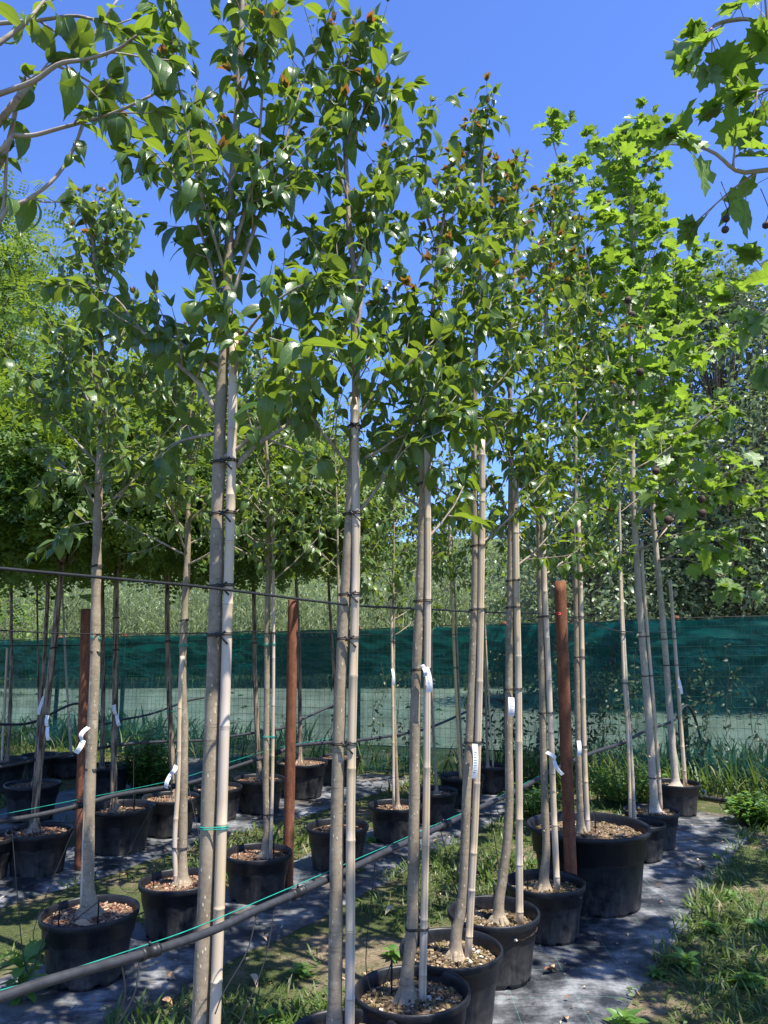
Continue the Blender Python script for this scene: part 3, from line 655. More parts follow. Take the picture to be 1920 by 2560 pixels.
GLIG = 'potted evergreen trees staked in rows'
GROB = 'potted round-headed trees with rough bark'
GPLA = 'potted maple-leaved trees'
def potted(key, species, trunk, r0, stake=None, rs=.012, smat='bamboo', label='', seed=0, zc=2.2, nprim=16, Lp=.5, LL=.082, extra=(), ties=(), gties=(), labels=(), opt=None, soilz=.05, chips=160, crown=True, nsec=6, sp=.045, stake_bottom=None, young=.18, wide=0, fine=False, smooth_n=60, tipcut=False):
    rng = np.random.default_rng(seed); x, y, D, H = POTS[key]
    grp = {'lig': GLIG, 'pla': GPLA, 'rob': GROB}[species]; cat = 'potted tree'
    t = thing('potted_tree', (x, y, .016), label, cat, grp)
    pot, zs = make_pot(key, t, rng, soilz, chips, rng.normal() * .01, key[0] == 'A')
    Y = y
    L_ = leader(trunk, Y, None); r0 *= 1.12; rs *= 1.08
    base = L_[0].copy(); base[2] = zs - .03; base[0] = np.clip(base[0], x - D * .3, x + D * .3)
    if L_[0][2] < zs: L_ = L_[1:] if len(L_) > 2 else L_
    P = smooth(np.vstack([base, L_]), smooth_n)
    if key in ('A3', 'A4', 'A5', 'A6', 'A7', 'A8', 'A9'): P = P[P[:, 2] < P[-1][2] - (.24 if species == 'lig' else .34)]
    zz = P[:, 2]; f = np.clip((zz - zs) / (zz[-1] - zs), 0, 1)
    bm = {'lig': 'bark', 'pla': 'planebark', 'rob': 'robbark'}[species]
    hf = np.clip((zz - zc) / max(.3, zz[-1] - zc), 0, 1)
    r = r0 * (1 - .22 * np.clip((zz - zs) / (zc - zs), 0, 1)) * (1 - .68 * hf)
    r = r * (1 + 1.1 * np.exp(-(zz - zs) / .035)) * (1 + .04 * np.sin(zz * 23 + seed) + .03 * np.sin(zz * 57))
    mb = MB(); tube(mb, P, r, 14, .5, rough=.05, rng=rng)
    for q in range(7):        # knots and root knees
        a = rng.random() * 6.28
        if q < 4 and species == 'lig':
            c = base + np.array([math.cos(a), math.sin(a), 0]) * r0 * 1.2; c[2] = zs + .004
            tube(mb, smooth([base + (0, 0, .06), c + (0, 0, .02), c + np.array([math.cos(a), math.sin(a), 0]) * r0 * 1.6 - (0, 0, .02)], 6), np.linspace(r0 * .7, r0 * .35, 6), 7, .5, rough=.3, rng=rng)
        else:
            k = int(rng.integers(8, int(len(P) * .6))); c = P[k] + np.array([math.cos(a), math.sin(a), 0]) * r[k] * .85
            tube(mb, [c, c + np.array([math.cos(a), math.sin(a), .5]) * r[k] * .28], [r[k] * .32, r[k] * .2], 7, .5)
    mb.build('trunk', M[bm], t)
    def at_z(P_, z):
        k = int(np.argmin(np.abs(P_[:, 2] - z))); return P_[k]
    SP = None
    if stake:
        S = leader(stake, Y - .015, None); S0 = S[0].copy()
        S = smooth(S, 40)
        if S[0][2] > zs:
            d = S[0] - S[6]; b = S[0] + d * ((S[0][2] - zs + .03) / max(1e-3, -d[2])); b[0] = np.clip(b[0], x - D * .36, x + D * .36); S = np.vstack([b, S])
        else: S = S[S[:, 2] > zs - .03]
        # keep clear of the trunk
        bamboo(t, S, rs, M[smat], rng); SP = S
    for z in list(ties) + list(gties):
        g = z in gties
        if SP is not None and z < SP[-1][2]:
            a, b = at_z(P, z), at_z(SP, z); tie(t, a, r0 * .95, b, rs * 1.05, M['twine' if g else 'tie'], .002 if g else .0023, tails=not g and y < 3.2)
        else:
            a = at_z(P, z); tie(t, a, r0 * .95, a + (.001, 0, 0), r0 * .95, M['twine' if g else 'tie'])
    for lb in labels: paper(t, *lb[:4], y - .02 - rs - (.012 if stake else r0), *lb[5:])
    if not crown: return t
    G = Grow(rng); top = P[-1][2]; G.yz = top - .75
    if species == 'rob':
        gc = P[-1] + np.array([0, .05, 0]); rad, hgt, nl = opt; nl = int(nl * 3.4)
        # a dense globe on a bundle of limbs from the graft
        mb2 = MB(); c = gc + np.array([0, 0, hgt * .5])
        for q in range(16):
            a = q * 2.4; el = rng.uniform(.1, 1.2); e = c + np.array([math.cos(a) * math.cos(el) * rad * .85, math.sin(a) * math.cos(el) * rad * .85, (math.sin(el) * .9 - .45) * hgt * .5])
            m_ = (gc * .5 + e * .5) + np.array([0, 0, .08]) + rng.normal(size=3) * .03
            tube(mb2, smooth([gc - (0, 0, .03), m_, e], 8), np.linspace(.013, .004, 8), 6)
        mb2.build('branches', M['robbark'], t)
        u = norm(rng.normal(size=(nl, 3))); rr = (rng.random(nl) ** .30)[:, None]
        lump = 1 + .16 * np.sin(u[:, :1] * 7 + seed) * np.sin(u[:, 1:2] * 6 + 2) + .12 * np.sin(u[:, 2:3] * 9 + seed)
        Pn = c + u * rr * np.array([rad, rad, hgt * .5]) * lump
        Pn[:, 2] = np.maximum(Pn[:, 2], gc[2] - .16 + rng.random(nl) * .25 * 1)
        Dn = norm(u * np.array([1, 1, .4]) + rng.normal(size=(nl, 3)) * .45 + (0, 0, -.1)); Nn = np.array([0, 0, 1.0]) + rng.normal(size=(nl, 3)) * .5 + u * .4
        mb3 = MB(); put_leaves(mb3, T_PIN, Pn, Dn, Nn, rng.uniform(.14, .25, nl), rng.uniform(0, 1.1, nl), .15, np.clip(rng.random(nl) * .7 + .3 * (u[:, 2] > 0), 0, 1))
        mb3.build('foliage', M['rob'], t); return t
    for e in extra:
        pts, yend, re = e[0], e[1], e[2]; n = len(pts)
        E = np.array([atY(q[0], q[1], Y + yend * i_ / (n - 1)) for i_, q in enumerate(pts)])
        E = smooth(E, 14)
        ln = np.linalg.norm(np.diff(E, axis=0), axis=1).sum()
        if species == 'lig': G.limb(E, re, .002, max(4, int(ln / .07)), .27, sp, LL, True, .48, 0.0, young, .15, .45)
        else: G.limb(E, re, .002, max(3, int(ln / .12)), .28, sp * 1.8, LL, False, .35, .05, 0, .3, .4)
    for q in range(nprim):
        h = (q + rng.random() * .8) / nprim; z = zc + (top - zc - .05) * h ** .95; p = at_z(P, z); a = q * 2.4 + rng.normal() * .4
        inc = R(rng.uniform(42, 78) + wide - 26 * h)
        L = Lp * (1.0 - .55 * h) * rng.uniform(.7, 1.25)
        d = np.array([math.cos(a) * math.sin(inc), math.sin(a) * math.sin(inc), math.cos(inc)])
        E = curve_from(p, d, L, 9, rng, .45, .06)
        if species == 'lig': G.limb(E, max(.004, r0 * .30 * (1 - .5 * h)), .0018, nsec, .27 * (1 - .3 * h), sp, LL, True, .48, 0.0, young)
        else: G.limb(E, max(.004, r0 * .32 * (1 - .5 * h)), .0018, nsec, .32 * (1 - .2 * h), sp * 1.7, LL, False, .35, .045, 0, spread=(30, 60), sec_up=.3)
    # the leader's own tip
    if not tipcut:
        for q in range(3): G.twig(curve_from(P[-1], norm(np.array([0, 0, 1]) + rng.normal(size=3) * .25), rng.uniform(.12, .25), 6, rng, .1, .05), .003, .0013, sp, LL * .8, .1, species == 'lig', .2, 5, 0.0 if species == 'lig' else .03, True, 1.0 if species == 'lig' else 0)
    G.wood.build('branches', M['twig'], t)
    if species == 'lig': G.foliage('foliage', T_NEAR if y < 3.2 else T_LIG, M['lig2' if key[0] == 'B' else 'lig'], t, .28, .02)
    else: G.foliage('foliage', T_PALM, M['plane'], t, .18, .10)
    return t

# ------------------------------------------------------------------ row A: the right-hand row, nearest first
potted('A1', 'lig', [(497, 2620), (512, 2300), (527, 1900), (539, 1500), (546, 1200), (553, 1000), (566, 760), (575, 550), (592, 300), (604, 60), (612, -120)], .0255,
       [(535, 2620), (545, 2350), (556, 2000), (570, 1500), (578, 1200), (585, 835)], .0165, label='thickest grey trunk with stout pale cane, nearest of all, its pot below the picture', seed=101,
       zc=2.23, nprim=8, Lp=0.62, LL=0.108, ties=(1.80, 1.63, 2.08, 2.24), gties=(1.03,), chips=0, sp=.058, nsec=5, young=.2,
       extra=[([(545, 800), (535, 700), (509, 500), (463, 290), (434, 140), (428, -30)], .12, .010), ([(540, 1030), (500, 960), (450, 915), (385, 860), (330, 800), (290, 745), (215, 705)], .1, .012),
              ([(590, 1165), (640, 1112), (700, 1075), (745, 1035), (800, 950), (850, 860)], .22, .012), ([(530, 1085), (470, 1098), (430, 1112), (385, 1150)], .2, .007),
              ([(560, 870), (520, 640), (455, 470), (340, 330)], -.12, .008), ([(575, 760), (640, 560), (700, 400), (760, 200), (820, 70)], .1, .009),
              ([(585, 620), (640, 420), (660, 200), (700, 20)], -.1, .008), ([(572, 990), (600, 880), (585, 790), (540, 740)], -.16, .005), ([(570, 900), (650, 790), (740, 720), (830, 690)], -.15, .007)])
potted('A2', 'lig', [(836, 2580), (840, 2300), (843, 2000), (852, 1700), (869, 1400), (880, 1200), (890, 950), (887, 700), (872, 560), (864, 400), (857, 250), (860, 170)], .0235,
       [(874, 2580), (876, 2300), (877, 2000), (883, 1700), (890, 1400), (889, 1150), (884, 995)], .0150, label='tall grey trunk with a long split cane, second from the camera in the right row', seed=102,
       zc=2.08, nprim=11, Lp=0.62, LL=0.104, ties=(1.83, 1.64, 1.25, 2.1, 2.45), sp=.056, nsec=5,
       extra=[([(893, 830), (905, 740), (922, 640), (945, 560), (960, 450), (967, 405)], .05, .009), ([(905, 1030), (940, 985), (1010, 920), (1085, 850)], -.08, .006), ([(912, 1145), (950, 1125), (1005, 1090), (1090, 1060), (1150, 1010)], -.05, .006),
              ([(860, 400), (885, 300), (925, 190), (935, 80)], -.05, .004), ([(885, 900), (800, 830), (740, 760), (700, 700)], -.1, .007)])
potted('A3', 'lig', [(1018, 2440), (1030, 2330), (1033, 2200), (1036, 2000), (1039, 1750), (1050, 1500), (1056, 1300), (1062, 1050), (1080, 800), (1102, 590), (1123, 464), (1128, 395)], .0225,
       [(1056, 2490), (1060, 2300), (1066, 2000), (1068, 1700), (1070, 1400), (1068, 1075)], .0135, label='tree in the nearest whole pot, curved trunk base and white tag at mid height', seed=103,
       zc=1.98, nprim=14, Lp=0.6, LL=0.096, ties=(1.79, 1.5, .50, 2.3), chips=420, nsec=5, soilz=.055,
       labels=[(1055, 1662, 1063, 1690, 2.85, 10, .2), (1064, 1668, 1073, 1730, 2.88, 15, .2)],
       extra=[([(1065, 1250), (1050, 1180), (1022, 1100), (1003, 1095)], .1, .005), ([(1068, 1080), (1120, 950), (1180, 850), (1230, 760)], -.1, .007), ([(1100, 640), (1060, 520), (1040, 400), (1078, 255)], -.05, .005)])
potted('A4', 'lig', [(1140, 2340), (1152, 2280), (1160, 2200), (1167, 2000), (1178, 1750), (1189, 1450), (1186, 1250), (1186, 1050), (1190, 850), (1200, 650), (1205, 450), (1200, 330), (1205, 225)], .0215,
       [(1172, 2357), (1180, 2200), (1190, 2000), (1199, 1700), (1204, 1400), (1206, 1250), (1205, 1100)], .0145, 'bamboo', label='tree with a swollen trunk base, hanging white tag low on its cane, second whole pot', seed=104,
       zc=2.03, nprim=16, Lp=0.56, LL=0.088, ties=(1.80, 2.35, 2.08, 1.16), chips=420, soilz=.06, nsec=5, young=.35, sp=.04,
       labels=[(1187, 1860, 1184, 1945, 3.22, 13, .15)])
potted('A5', 'lig', [(1247, 2260), (1256, 2200), (1268, 2100), (1274, 2000), (1272, 1800), (1275, 1550), (1277, 1400), (1278, 1200), (1275, 1000), (1280, 800), (1290, 600), (1296, 420), (1300, 340)], .0215,
       [(1299, 2293), (1298, 2150), (1298, 2000), (1296, 1700), (1291, 1450), (1289, 1250), (1288, 1190)], .0165, label='tree with a square white tag high on its leaning trunk, third whole pot', seed=105,
       zc=1.93, nprim=18, Lp=0.58, LL=0.084, ties=(1.80, 1.92, 1.35), chips=380, soilz=.07, nsec=6, young=.35, sp=.04,
       labels=[(1278, 1744, 1277, 1790, 3.60, 15, 0)],
       extra=[([(1272, 1285), (1240, 1230), (1212, 1190), (1190, 1130)], .1, .007), ([(1285, 1270), (1310, 1210), (1328, 1170), (1336, 1110), (1360, 1050)], -.05, .008)])
potted('A6', 'lig', [(1360, 2195), (1366, 2120), (1362, 2000), (1357, 1800), (1353, 1600), (1349, 1400), (1345, 1200), (1350, 1000), (1365, 800), (1380, 600), (1392, 440)], .021,
       [(1393, 2226), (1385, 2040), (1378, 1850), (1370, 1650), (1361, 1450), (1358, 1250)], .0155, label='tree in front of the rusty post with a curled white ribbon tag, fourth whole pot', seed=106,
       zc=1.93, nprim=18, Lp=0.58, LL=0.084, ties=(1.76, 1.2), chips=300, soilz=.06, nsec=6, young=.35, sp=.04,
       labels=[(1366, 1880, 1385, 1900, 3.95, 9, .6), (1385, 1900, 1406, 1936, 3.95, 9, -.4)])
potted('A7', 'lig', [(1453, 2070), (1450, 2000), (1445, 1800), (1442, 1600), (1439, 1400), (1439, 1200), (1437, 1000), (1425, 820), (1400, 700), (1385, 620)], .021,
       [(1470, 2080), (1464, 1950), (1459, 1800), (1455, 1600), (1450, 1420), (1446, 1300)], .0145, label='tree in the huge wide pot, by far the broadest container of the nursery', seed=107,
       zc=1.93, nprim=17, Lp=0.67, LL=0.084, ties=(1.79, .95, 1.5), chips=260, soilz=.06, nsec=6, young=.3, sp=.045,
       labels=[(1447, 1852, 1447, 1888, 4.9, 10, 0)], extra=[([(1436, 1010), (1430, 850), (1415, 650), (1445, 550)], .1, .010)])
potted('A8', 'pla', [(1585, 2030), (1579, 1900), (1568, 1750), (1560, 1600), (1553, 1450), (1549, 1300), (1545, 1100), (1520, 900), (1480, 700), (1430, 500), (1375, 340), (1350, 270)], .0125,
       [(1576, 2036), (1570, 1850), (1560, 1700), (1554, 1550), (1550, 1420)], .011, label='tree in the narrow tall pot squeezed beside the huge pot, slim cane-like trunk', seed=108, zc=2.5, nprim=18, Lp=.55, LL=.12, ties=(1.68, 1.3), chips=0, nsec=4, sp=.05)
potted('A9', 'pla', [(1636, 2006), (1632, 1950), (1626, 1850), (1614, 1700), (1602, 1550), (1592, 1400), (1582, 1200), (1580, 1000), (1575, 800), (1580, 600), (1588, 400), (1592, 265)], .029,
       [(1652, 2008), (1645, 1900), (1631, 1720), (1619, 1580), (1608, 1440), (1604, 1350)], .012, label='smooth trunked tree in sunlit pot of pale gravelly soil, next to last by the fence', seed=109, zc=2.4, nprim=36, Lp=1.1, LL=.14, ties=(1.66, .55, 1.35), chips=220, nsec=5, sp=.055,
       soilz=.03, extra=[([(1580, 1250), (1660, 1150), (1740, 1060), (1830, 1000)], -.3, .012), ([(1585, 1380), (1680, 1340), (1760, 1330), (1850, 1370)], -.5, .010), ([(1580, 1000), (1500, 900), (1460, 800), (1450, 650)], .1, .012)])
potted('A10', 'pla', [(1688, 1944), (1680, 1850), (1670, 1720), (1658, 1560), (1645, 1420), (1632, 1250), (1640, 1050), (1660, 900), (1680, 780), (1690, 700)], .030,
       [(1712, 1946), (1700, 1780), (1688, 1620), (1675, 1450)], .016, label='last tree of the right row, in the pot nearest the fence with several canes', seed=110, zc=2.3, nprim=38, Lp=1.3, LL=.15, ties=(1.62, 1.35), chips=160, nsec=5, sp=.06,
       labels=[(1697, 1700, 1703, 1735, 7.1, 7, 0)], extra=[([(1640, 1300), (1720, 1230), (1800, 1200), (1890, 1230)], -.6, .012), ([(1650, 1000), (1740, 900), (1800, 850), (1850, 800)], .2, .012), ([(1640, 1400), (1720, 1400), (1800, 1440), (1840, 1470)], -.8, .009)])

# ------------------------------------------------------------------ row B: the middle row
potted('B1', 'lig', [(224, 2260), (220, 2200), (222, 2050), (227, 1900), (236, 1700), (239, 1550), (242, 1400), (246, 1250), (252, 1100), (256, 950), (250, 800), (243, 700), (232, 600), (228, 560)], .0270,
       [(205, 2240), (212, 2050), (222, 1850), (228, 1700), (232, 1600)], .008, label='tree in the near left pot of reddish bark chips, root flare showing, curled white tag', seed=201,
       zc=2.25, nprim=27, Lp=.62, LL=0.095, ties=(1.55, 1.98, .98), gties=(1.62,), chips=420, soilz=.04, nsec=5, sp=.05, young=.05,
       labels=[(221, 1818, 208, 1850, 3.95, 11, -.5), (208, 1850, 192, 1882, 3.95, 13, .3)],
       extra=[([(245, 1270), (225, 1240), (195, 1190), (120, 1170)], -.1, .006), ([(262, 1300), (310, 1230), (350, 1180), (410, 1170)], .05, .006), ([(250, 1100), (220, 1030), (150, 960), (70, 930)], .1, .007), ([(262, 1060), (330, 990), (390, 900), (405, 880)], -.1, .006), ([(252, 1300), (200, 1310), (160, 1320), (145, 1345)], -.15, .005)])
potted('B2', 'lig', [(456, 2195), (457, 2100), (459, 1950), (460, 1800), (456, 1680), (462, 1520), (468, 1400), (472, 1250), (476, 1100), (480, 1000), (486, 900)], .0230,
       [(440, 2210), (437, 2100), (446, 1950), (449, 1800), (452, 1700), (456, 1640)], .0125, label='wavy trunk with pinkish cane in the pot directly left of the thickest near trunk', seed=202, zc=2.00, wide=10, nprim=23, Lp=0.72, LL=0.088, ties=(.45, 1.75), gties=(1.6,), chips=260, nsec=5, soilz=.045, sp=.055, young=.05,
       labels=[(440, 1914, 428, 1935, 4.55, 10, .3), (428, 1935, 417, 1970, 4.55, 10, -.2)])
potted('B3', 'lig', [(664, 2118), (668, 2060), (665, 1950), (667, 1800), (668, 1600), (670, 1450), (672, 1300), (670, 1180), (662, 1050), (660, 930)], .0210,
       [(676, 2135), (680, 2000), (683, 1800), (684, 1600), (683, 1400), (682, 1290)], .010, label='tree in the pot just left of the middle rusty post with two pale canes', seed=203, zc=2.00, wide=10, nprim=25, Lp=0.72, LL=0.085, ties=(.5, 1.66), gties=(1.62, .98), chips=260, nsec=5, soilz=.045, sp=.055, young=.05,
       extra=[([(668, 1460), (655, 1420), (640, 1390), (630, 1375)], -.1, .006), ([(672, 1440), (695, 1370), (720, 1330), (750, 1290)], -.1, .006)])
potted('B4', 'lig', [(850, 2050), (850, 1900), (847, 1700), (846, 1500), (844, 1350), (840, 1200), (833, 1050)], .0120,
       [(856, 2050), (857, 1900), (853, 1700), (850, 1500)], .008, label='thin tree whose small pot stands behind the second near trunk', seed=204, zc=1.95, wide=10, nprim=16, Lp=0.60, LL=0.08, ties=(1.65,), chips=200, nsec=4, soilz=.05, sp=.055, young=.05)
potted('B5', 'lig', [(994, 2000), (990, 1900), (985, 1750), (984, 1600), (983, 1450), (985, 1330), (982, 1200), (975, 1120)], .0135,
       [(984, 1990), (983, 1850), (981, 1700), (979, 1560), (977, 1500)], .010, 'bamboo', label='bushy low crowned tree with a small paper tag, fifth pot of the middle row', seed=205, zc=1.62, wide=10, nprim=28, Lp=0.70, LL=0.08, ties=(1.3, 1.6), gties=(1.62,), chips=140, nsec=5, soilz=.05, sp=.055, young=.05,
       labels=[(981, 1672, 984, 1712, 6.2, 7, .2)])
potted('B6', 'lig', [(1091, 1968), (1086, 1880), (1080, 1750), (1078, 1600), (1075, 1450), (1070, 1300)], .0120,
       label='slim tree half hidden behind the first whole-pot tree, in a low dark pot', seed=206, zc=2.00, wide=10, nprim=14, Lp=0.60, LL=0.078, ties=(), chips=80, nsec=4, sp=.06, young=.05)
potted('B7', 'lig', [(1158, 1934), (1150, 1800), (1144, 1650), (1138, 1500), (1132, 1380), (1128, 1250), (1122, 1150)], .0110,
       [(1152, 1938), (1143, 1780), (1136, 1640), (1130, 1500), (1125, 1400), (1122, 1290)], .0135, 'bamboo_y', label='sparse tree tied to a bright yellow cane, seventh pot of the middle row', seed=207, zc=1.80, wide=10, nprim=16, Lp=0.60, LL=0.075, ties=(1.35,), gties=(1.62,), chips=80, nsec=4, sp=.06, young=.05)
potted('B8', 'lig', [(1219, 1910), (1216, 1800), (1213, 1650), (1210, 1500), (1206, 1350), (1204, 1200)], .013,
       [(1232, 1908), (1224, 1780), (1217, 1650), (1213, 1560)], .008, label='last tree of the middle row, its black pot against the green fence', seed=208, zc=1.90, wide=10, nprim=16, Lp=0.66, LL=0.078, gties=(1.62,), chips=80, nsec=4, sp=.06, young=.05)

# ------------------------------------------------------------------ rows C and D: round-headed rough barked trees
potted('C1', 'rob', [(-45, 2080), (-50, 1800), (-55, 1430)], .02, label='tree at the left picture edge with only the rim of its pot showing', seed=301, opt=(.8, 1.3, 700), chips=0, gties=())
potted('C2', 'rob', [(86, 2075), (90, 2000), (104, 1860), (122, 1720), (137, 1590), (148, 1480), (156, 1410)], .0250, label='rough barked tree leaning right over the sunlit far left pot, long white tag', seed=302, opt=(.85, 1.35, 1000), chips=240, soilz=.035,
       ties=(1.56,), labels=[(119, 1788, 119, 1815, 5.6, 9, 0), (119, 1817, 123, 1850, 5.6, 9, 0)])
potted('C3', 'rob', [(286, 2015), (284, 1950), (287, 1800), (289, 1650), (290, 1520), (291, 1420)], .0235, label='straight rough trunk in the large pot right of the left rusty post, white tag', seed=303, opt=(.85, 1.75, 1150), chips=120, soilz=.06,
       ties=(1.55, 1.78), labels=[(285, 1762, 290, 1785, 6.2, 9, 0), (292, 1786, 299, 1814, 6.2, 9, 0)])
potted('C4', 'rob', [(436, 1985), (431, 1900), (424, 1760), (421, 1650), (418, 1550), (419, 1420)], .0225, label='rough trunked round tree standing between the left rusty post and the nearest trunk', seed=304, opt=(.85, 1.8, 1150), chips=120, soilz=.04, ties=(1.6,), gties=(1.0,))
potted('C5', 'rob', [(548, 1960), (545, 1800), (540, 1430)], .018, label='round-headed tree hidden behind the thickest near trunk, pot rim visible on both sides', seed=305, opt=(.8, 1.5, 900), chips=80, soilz=.04)
potted('C6', 'rob', [(649, 1940), (645, 1880), (638, 1700), (636, 1560), (633, 1420)], .0220, label='rough trunked round tree left of the middle rusty post, pot half behind two pale canes', seed=306, opt=(.85, 1.6, 1100), chips=100, soilz=.035, ties=(1.58,))
potted('C7', 'rob', [(750, 1900), (750, 1800), (748, 1650), (744, 1520), (738, 1420)], .0200, label='round-headed tree directly behind the middle rusty post, weed growing in its wide pot', seed=307, opt=(.85, 1.5, 1050), chips=80, soilz=.03)
potted('C8', 'rob', [(846, 1888), (840, 1760), (832, 1640), (826, 1540), (820, 1430)], .0190, label='curving trunk tree, last of the third row, pot behind the second near trunk', seed=308, opt=(.8, 1.4, 900), chips=40, soilz=.03)
potted('D1', 'rob', [(90, 1950), (98, 1800), (110, 1650), (118, 1520), (120, 1430)], .0200, label='straighter trunk behind the leaning one, in the dark weedy pot at far left', seed=401, opt=(.85, 1.5, 800), chips=0, soilz=.03,
       labels=[(110, 1742, 97, 1786, 7.0, 8, 0)])
potted('D2', 'rob', [(18, 1895), (26, 1750), (28, 1600), (28, 1430)], .0190, [(5, 1890), (12, 1750), (18, 1620)], .012, label='leftmost back tree with a crossing pale cane, dark pot touching the picture edge', seed=402, opt=(.9, 1.5, 800), chips=0)
potted('D3', 'rob', [(100, 1880), (96, 1700), (92, 1430)], .012, label='thin tree in a small shaded pot at the far left against the fence', seed=403, opt=(.7, 1.2, 500), chips=0)
potted('D4', 'pla', [(177, 1878), (170, 1760), (163, 1640), (158, 1520), (155, 1430), (150, 1330)], .0140, label='slim pale trunk with a few low maple-like leaves left of the left rusty post', seed=404, zc=1.7, nprim=9, Lp=.7, LL=.13, chips=0, nsec=3, sp=.08)
potted('D5', 'rob', [(255, 1905), (257, 1800), (258, 1650), (257, 1530), (255, 1420)], .0220, label='dark trunk in the shaded pot just behind and right of the near left tree', seed=405, opt=(.9, 1.9, 1000), chips=0, soilz=.05)

# ------------------------------------------------------------------ trees whose trunks stand outside the frame
def free_tree(name, base, top, r0, label, cat, species, extra, seed, group=None, zc=2.0, nprim=12, Lp=.6, LL=.09, nsec=6, tmpl=None, Yb=None, sp=.045, mid=None):
    rng = np.random.default_rng(seed); t = thing(name, base, label, cat, group)
    P = smooth([base, mid if mid is not None else (np.array(base) + np.array(top)) / 2 + rng.normal(size=3) * .03, top], 50); zz = P[:, 2]
    r = r0 * (1 - .6 * np.clip(zz / zz[-1], 0, 1)); mb = MB(); tube(mb, P, r, 14, .5, rough=.05, rng=rng); mb.build('trunk', M['bark' if species == 'lig' else 'planebark'], t)
    G = Grow(rng)
    for pts, Y0, Y1, re, nsc in extra:
        n = len(pts); raw = [atY(q[0], q[1], Y0 + (Y1 - Y0) * i_ / (n - 1)) for i_, q in enumerate(pts)]
        J = P[int(np.argmin(abs(zz - (raw[0][2] - .12))))]          # where the limb leaves the trunk
        tube(G.wood, smooth([J, (J + raw[0]) / 2 + (0, 0, -.01), raw[0]], 8), np.linspace(re * 1.5, re * 1.02, 8), 8, .5); E = smooth(raw, 22)
        if species == 'lig': G.limb(E, re, .0022, nsc, .13, .075, LL, True, .5, 0.0, 0, .3, .6)
        else: G.limb(E, re, .0022, nsc, .22, .10, LL, False, .35, .05, 0, .2, .3)
    for q in range(nprim):
        h = (q + rng.random() * .8) / nprim; z = zc + (zz[-1] - zc - .05) * h; p = P[int(np.argmin(abs(zz - z)))]; a = q * 2.4 + rng.normal() * .4
        if species == 'lig': a = math.pi + rng.normal() * .9
        inc = R(rng.uniform(45, 78) - 22 * h); d = np.array([math.cos(a) * math.sin(inc), math.sin(a) * math.sin(inc), math.cos(inc)])
        E = curve_from(p, d, Lp * (1 - .4 * h) * rng.uniform(.7, 1.2), 9, rng, .4, .06)
        if species == 'lig': G.limb(E, .008, .002, nsec, .26, sp, LL, True, .3)
        else: G.limb(E, .012, .002, nsec, .4, .08, LL, False, .35, .05, 0, spread=(30, 60), sec_up=.3)
    G.wood.build('branches', M['twig'], t)
    if species == 'lig': G.foliage('foliage', T_NEAR, M['lig'], t, .25, .02)
    else: G.foliage('foliage', T_PALM, M['plane'], t, .18, .10)
    return t
free_tree('evergreen_tree', (-.98, 1.30, 0), (-.80, 1.36, 3.2), .026, 'tree at the upper left edge, very near, with bare pruned twigs and large drooping leaves', 'tree', 'lig',
          [([(-60, 640), (-20, 570), (8, 520), (14, 440), (18, 380)], 1.3, 1.28, .0055, 0),
           ([(-40, 470), (5, 400), (28, 330), (45, 240), (58, 205), (63, 190)], 1.3, 1.22, .0070, 1),
           ([(45, 245), (90, 195), (139, 160), (198, 127), (236, 84), (300, -10)], 1.22, 1.3, .0060, 3),
           ([(-10, 238), (84, 203), (148, 160), (219, 148), (295, 122), (342, 89)], 1.2, 1.12, .0050, 2),
           ([(34, 338), (84, 338), (148, 321), (211, 304), (295, 278), (384, 236)], 1.24, 1.2, .0042, 2),
           ([(0, 550), (25, 515), (63, 502), (127, 456), (169, 401), (198, 338), (232, 253), (275, 200)], 1.28, 1.35, .0045, 3),
           ([(-20, 120), (60, 60), (120, -10)], 1.15, 1.2, .005, 2), ([(-20, 60), (100, 50), (190, 40), (270, 60)], 1.25, 1.2, .004, 3)], 501, 'trees standing just outside the frame', 2.9, 6, .35, .074, 3)
def near_plane(base, top, label, seed, extra, nprim=22, Lp=1.1, zc=2.1):
    return free_tree('broadleaf_tree', base, top, .036, label, 'tree', 'pla', extra, seed, 'trees standing just outside the frame', zc, nprim, Lp, .10, 5)
near_plane((1.75, 1.75, 0), (1.70, 1.8, 4.6), 'maple-leaved tree reaching in from the right edge, close and slightly dark', 502,
           [([(2150, 560), (2060, 330), (1960, 230), (1870, 230)], 1.85, 1.6, .008, 7), ([(2150, 640), (2050, 520), (1950, 430), (1850, 430), (1790, 385), (1730, 360), (1680, 350)], 1.75, 1.6, .008, 5),
            ([(2150, 300), (2050, 200), (1950, 110), (1880, 50), (1790, 60), (1770, 100)], 1.8, 1.55, .008, 6),
            ([(2150, 900), (2030, 820), (1950, 760), (1900, 790)], 1.8, 1.7, .006, 4),
            ], nprim=15, Lp=.75)
near_plane((3.5, 1.5, 0), (3.4, 1.5, 4.9), 'shade-casting maple-leaved tree well outside the right edge', 505, [], nprim=34, Lp=1.35, zc=2.0)
near_plane((2.95, 3.15, 0), (2.9, 3.2, 5.2), 'shade-casting maple-leaved tree further along outside the right edge', 503, [], nprim=34, Lp=1.25, zc=2.0)
near_plane((3.9, 5.0, 0), (4.0, 5.1, 5.6), 'farther shade-casting maple-leaved tree outside the right edge', 504, [], nprim=34, Lp=1.4, zc=1.9)

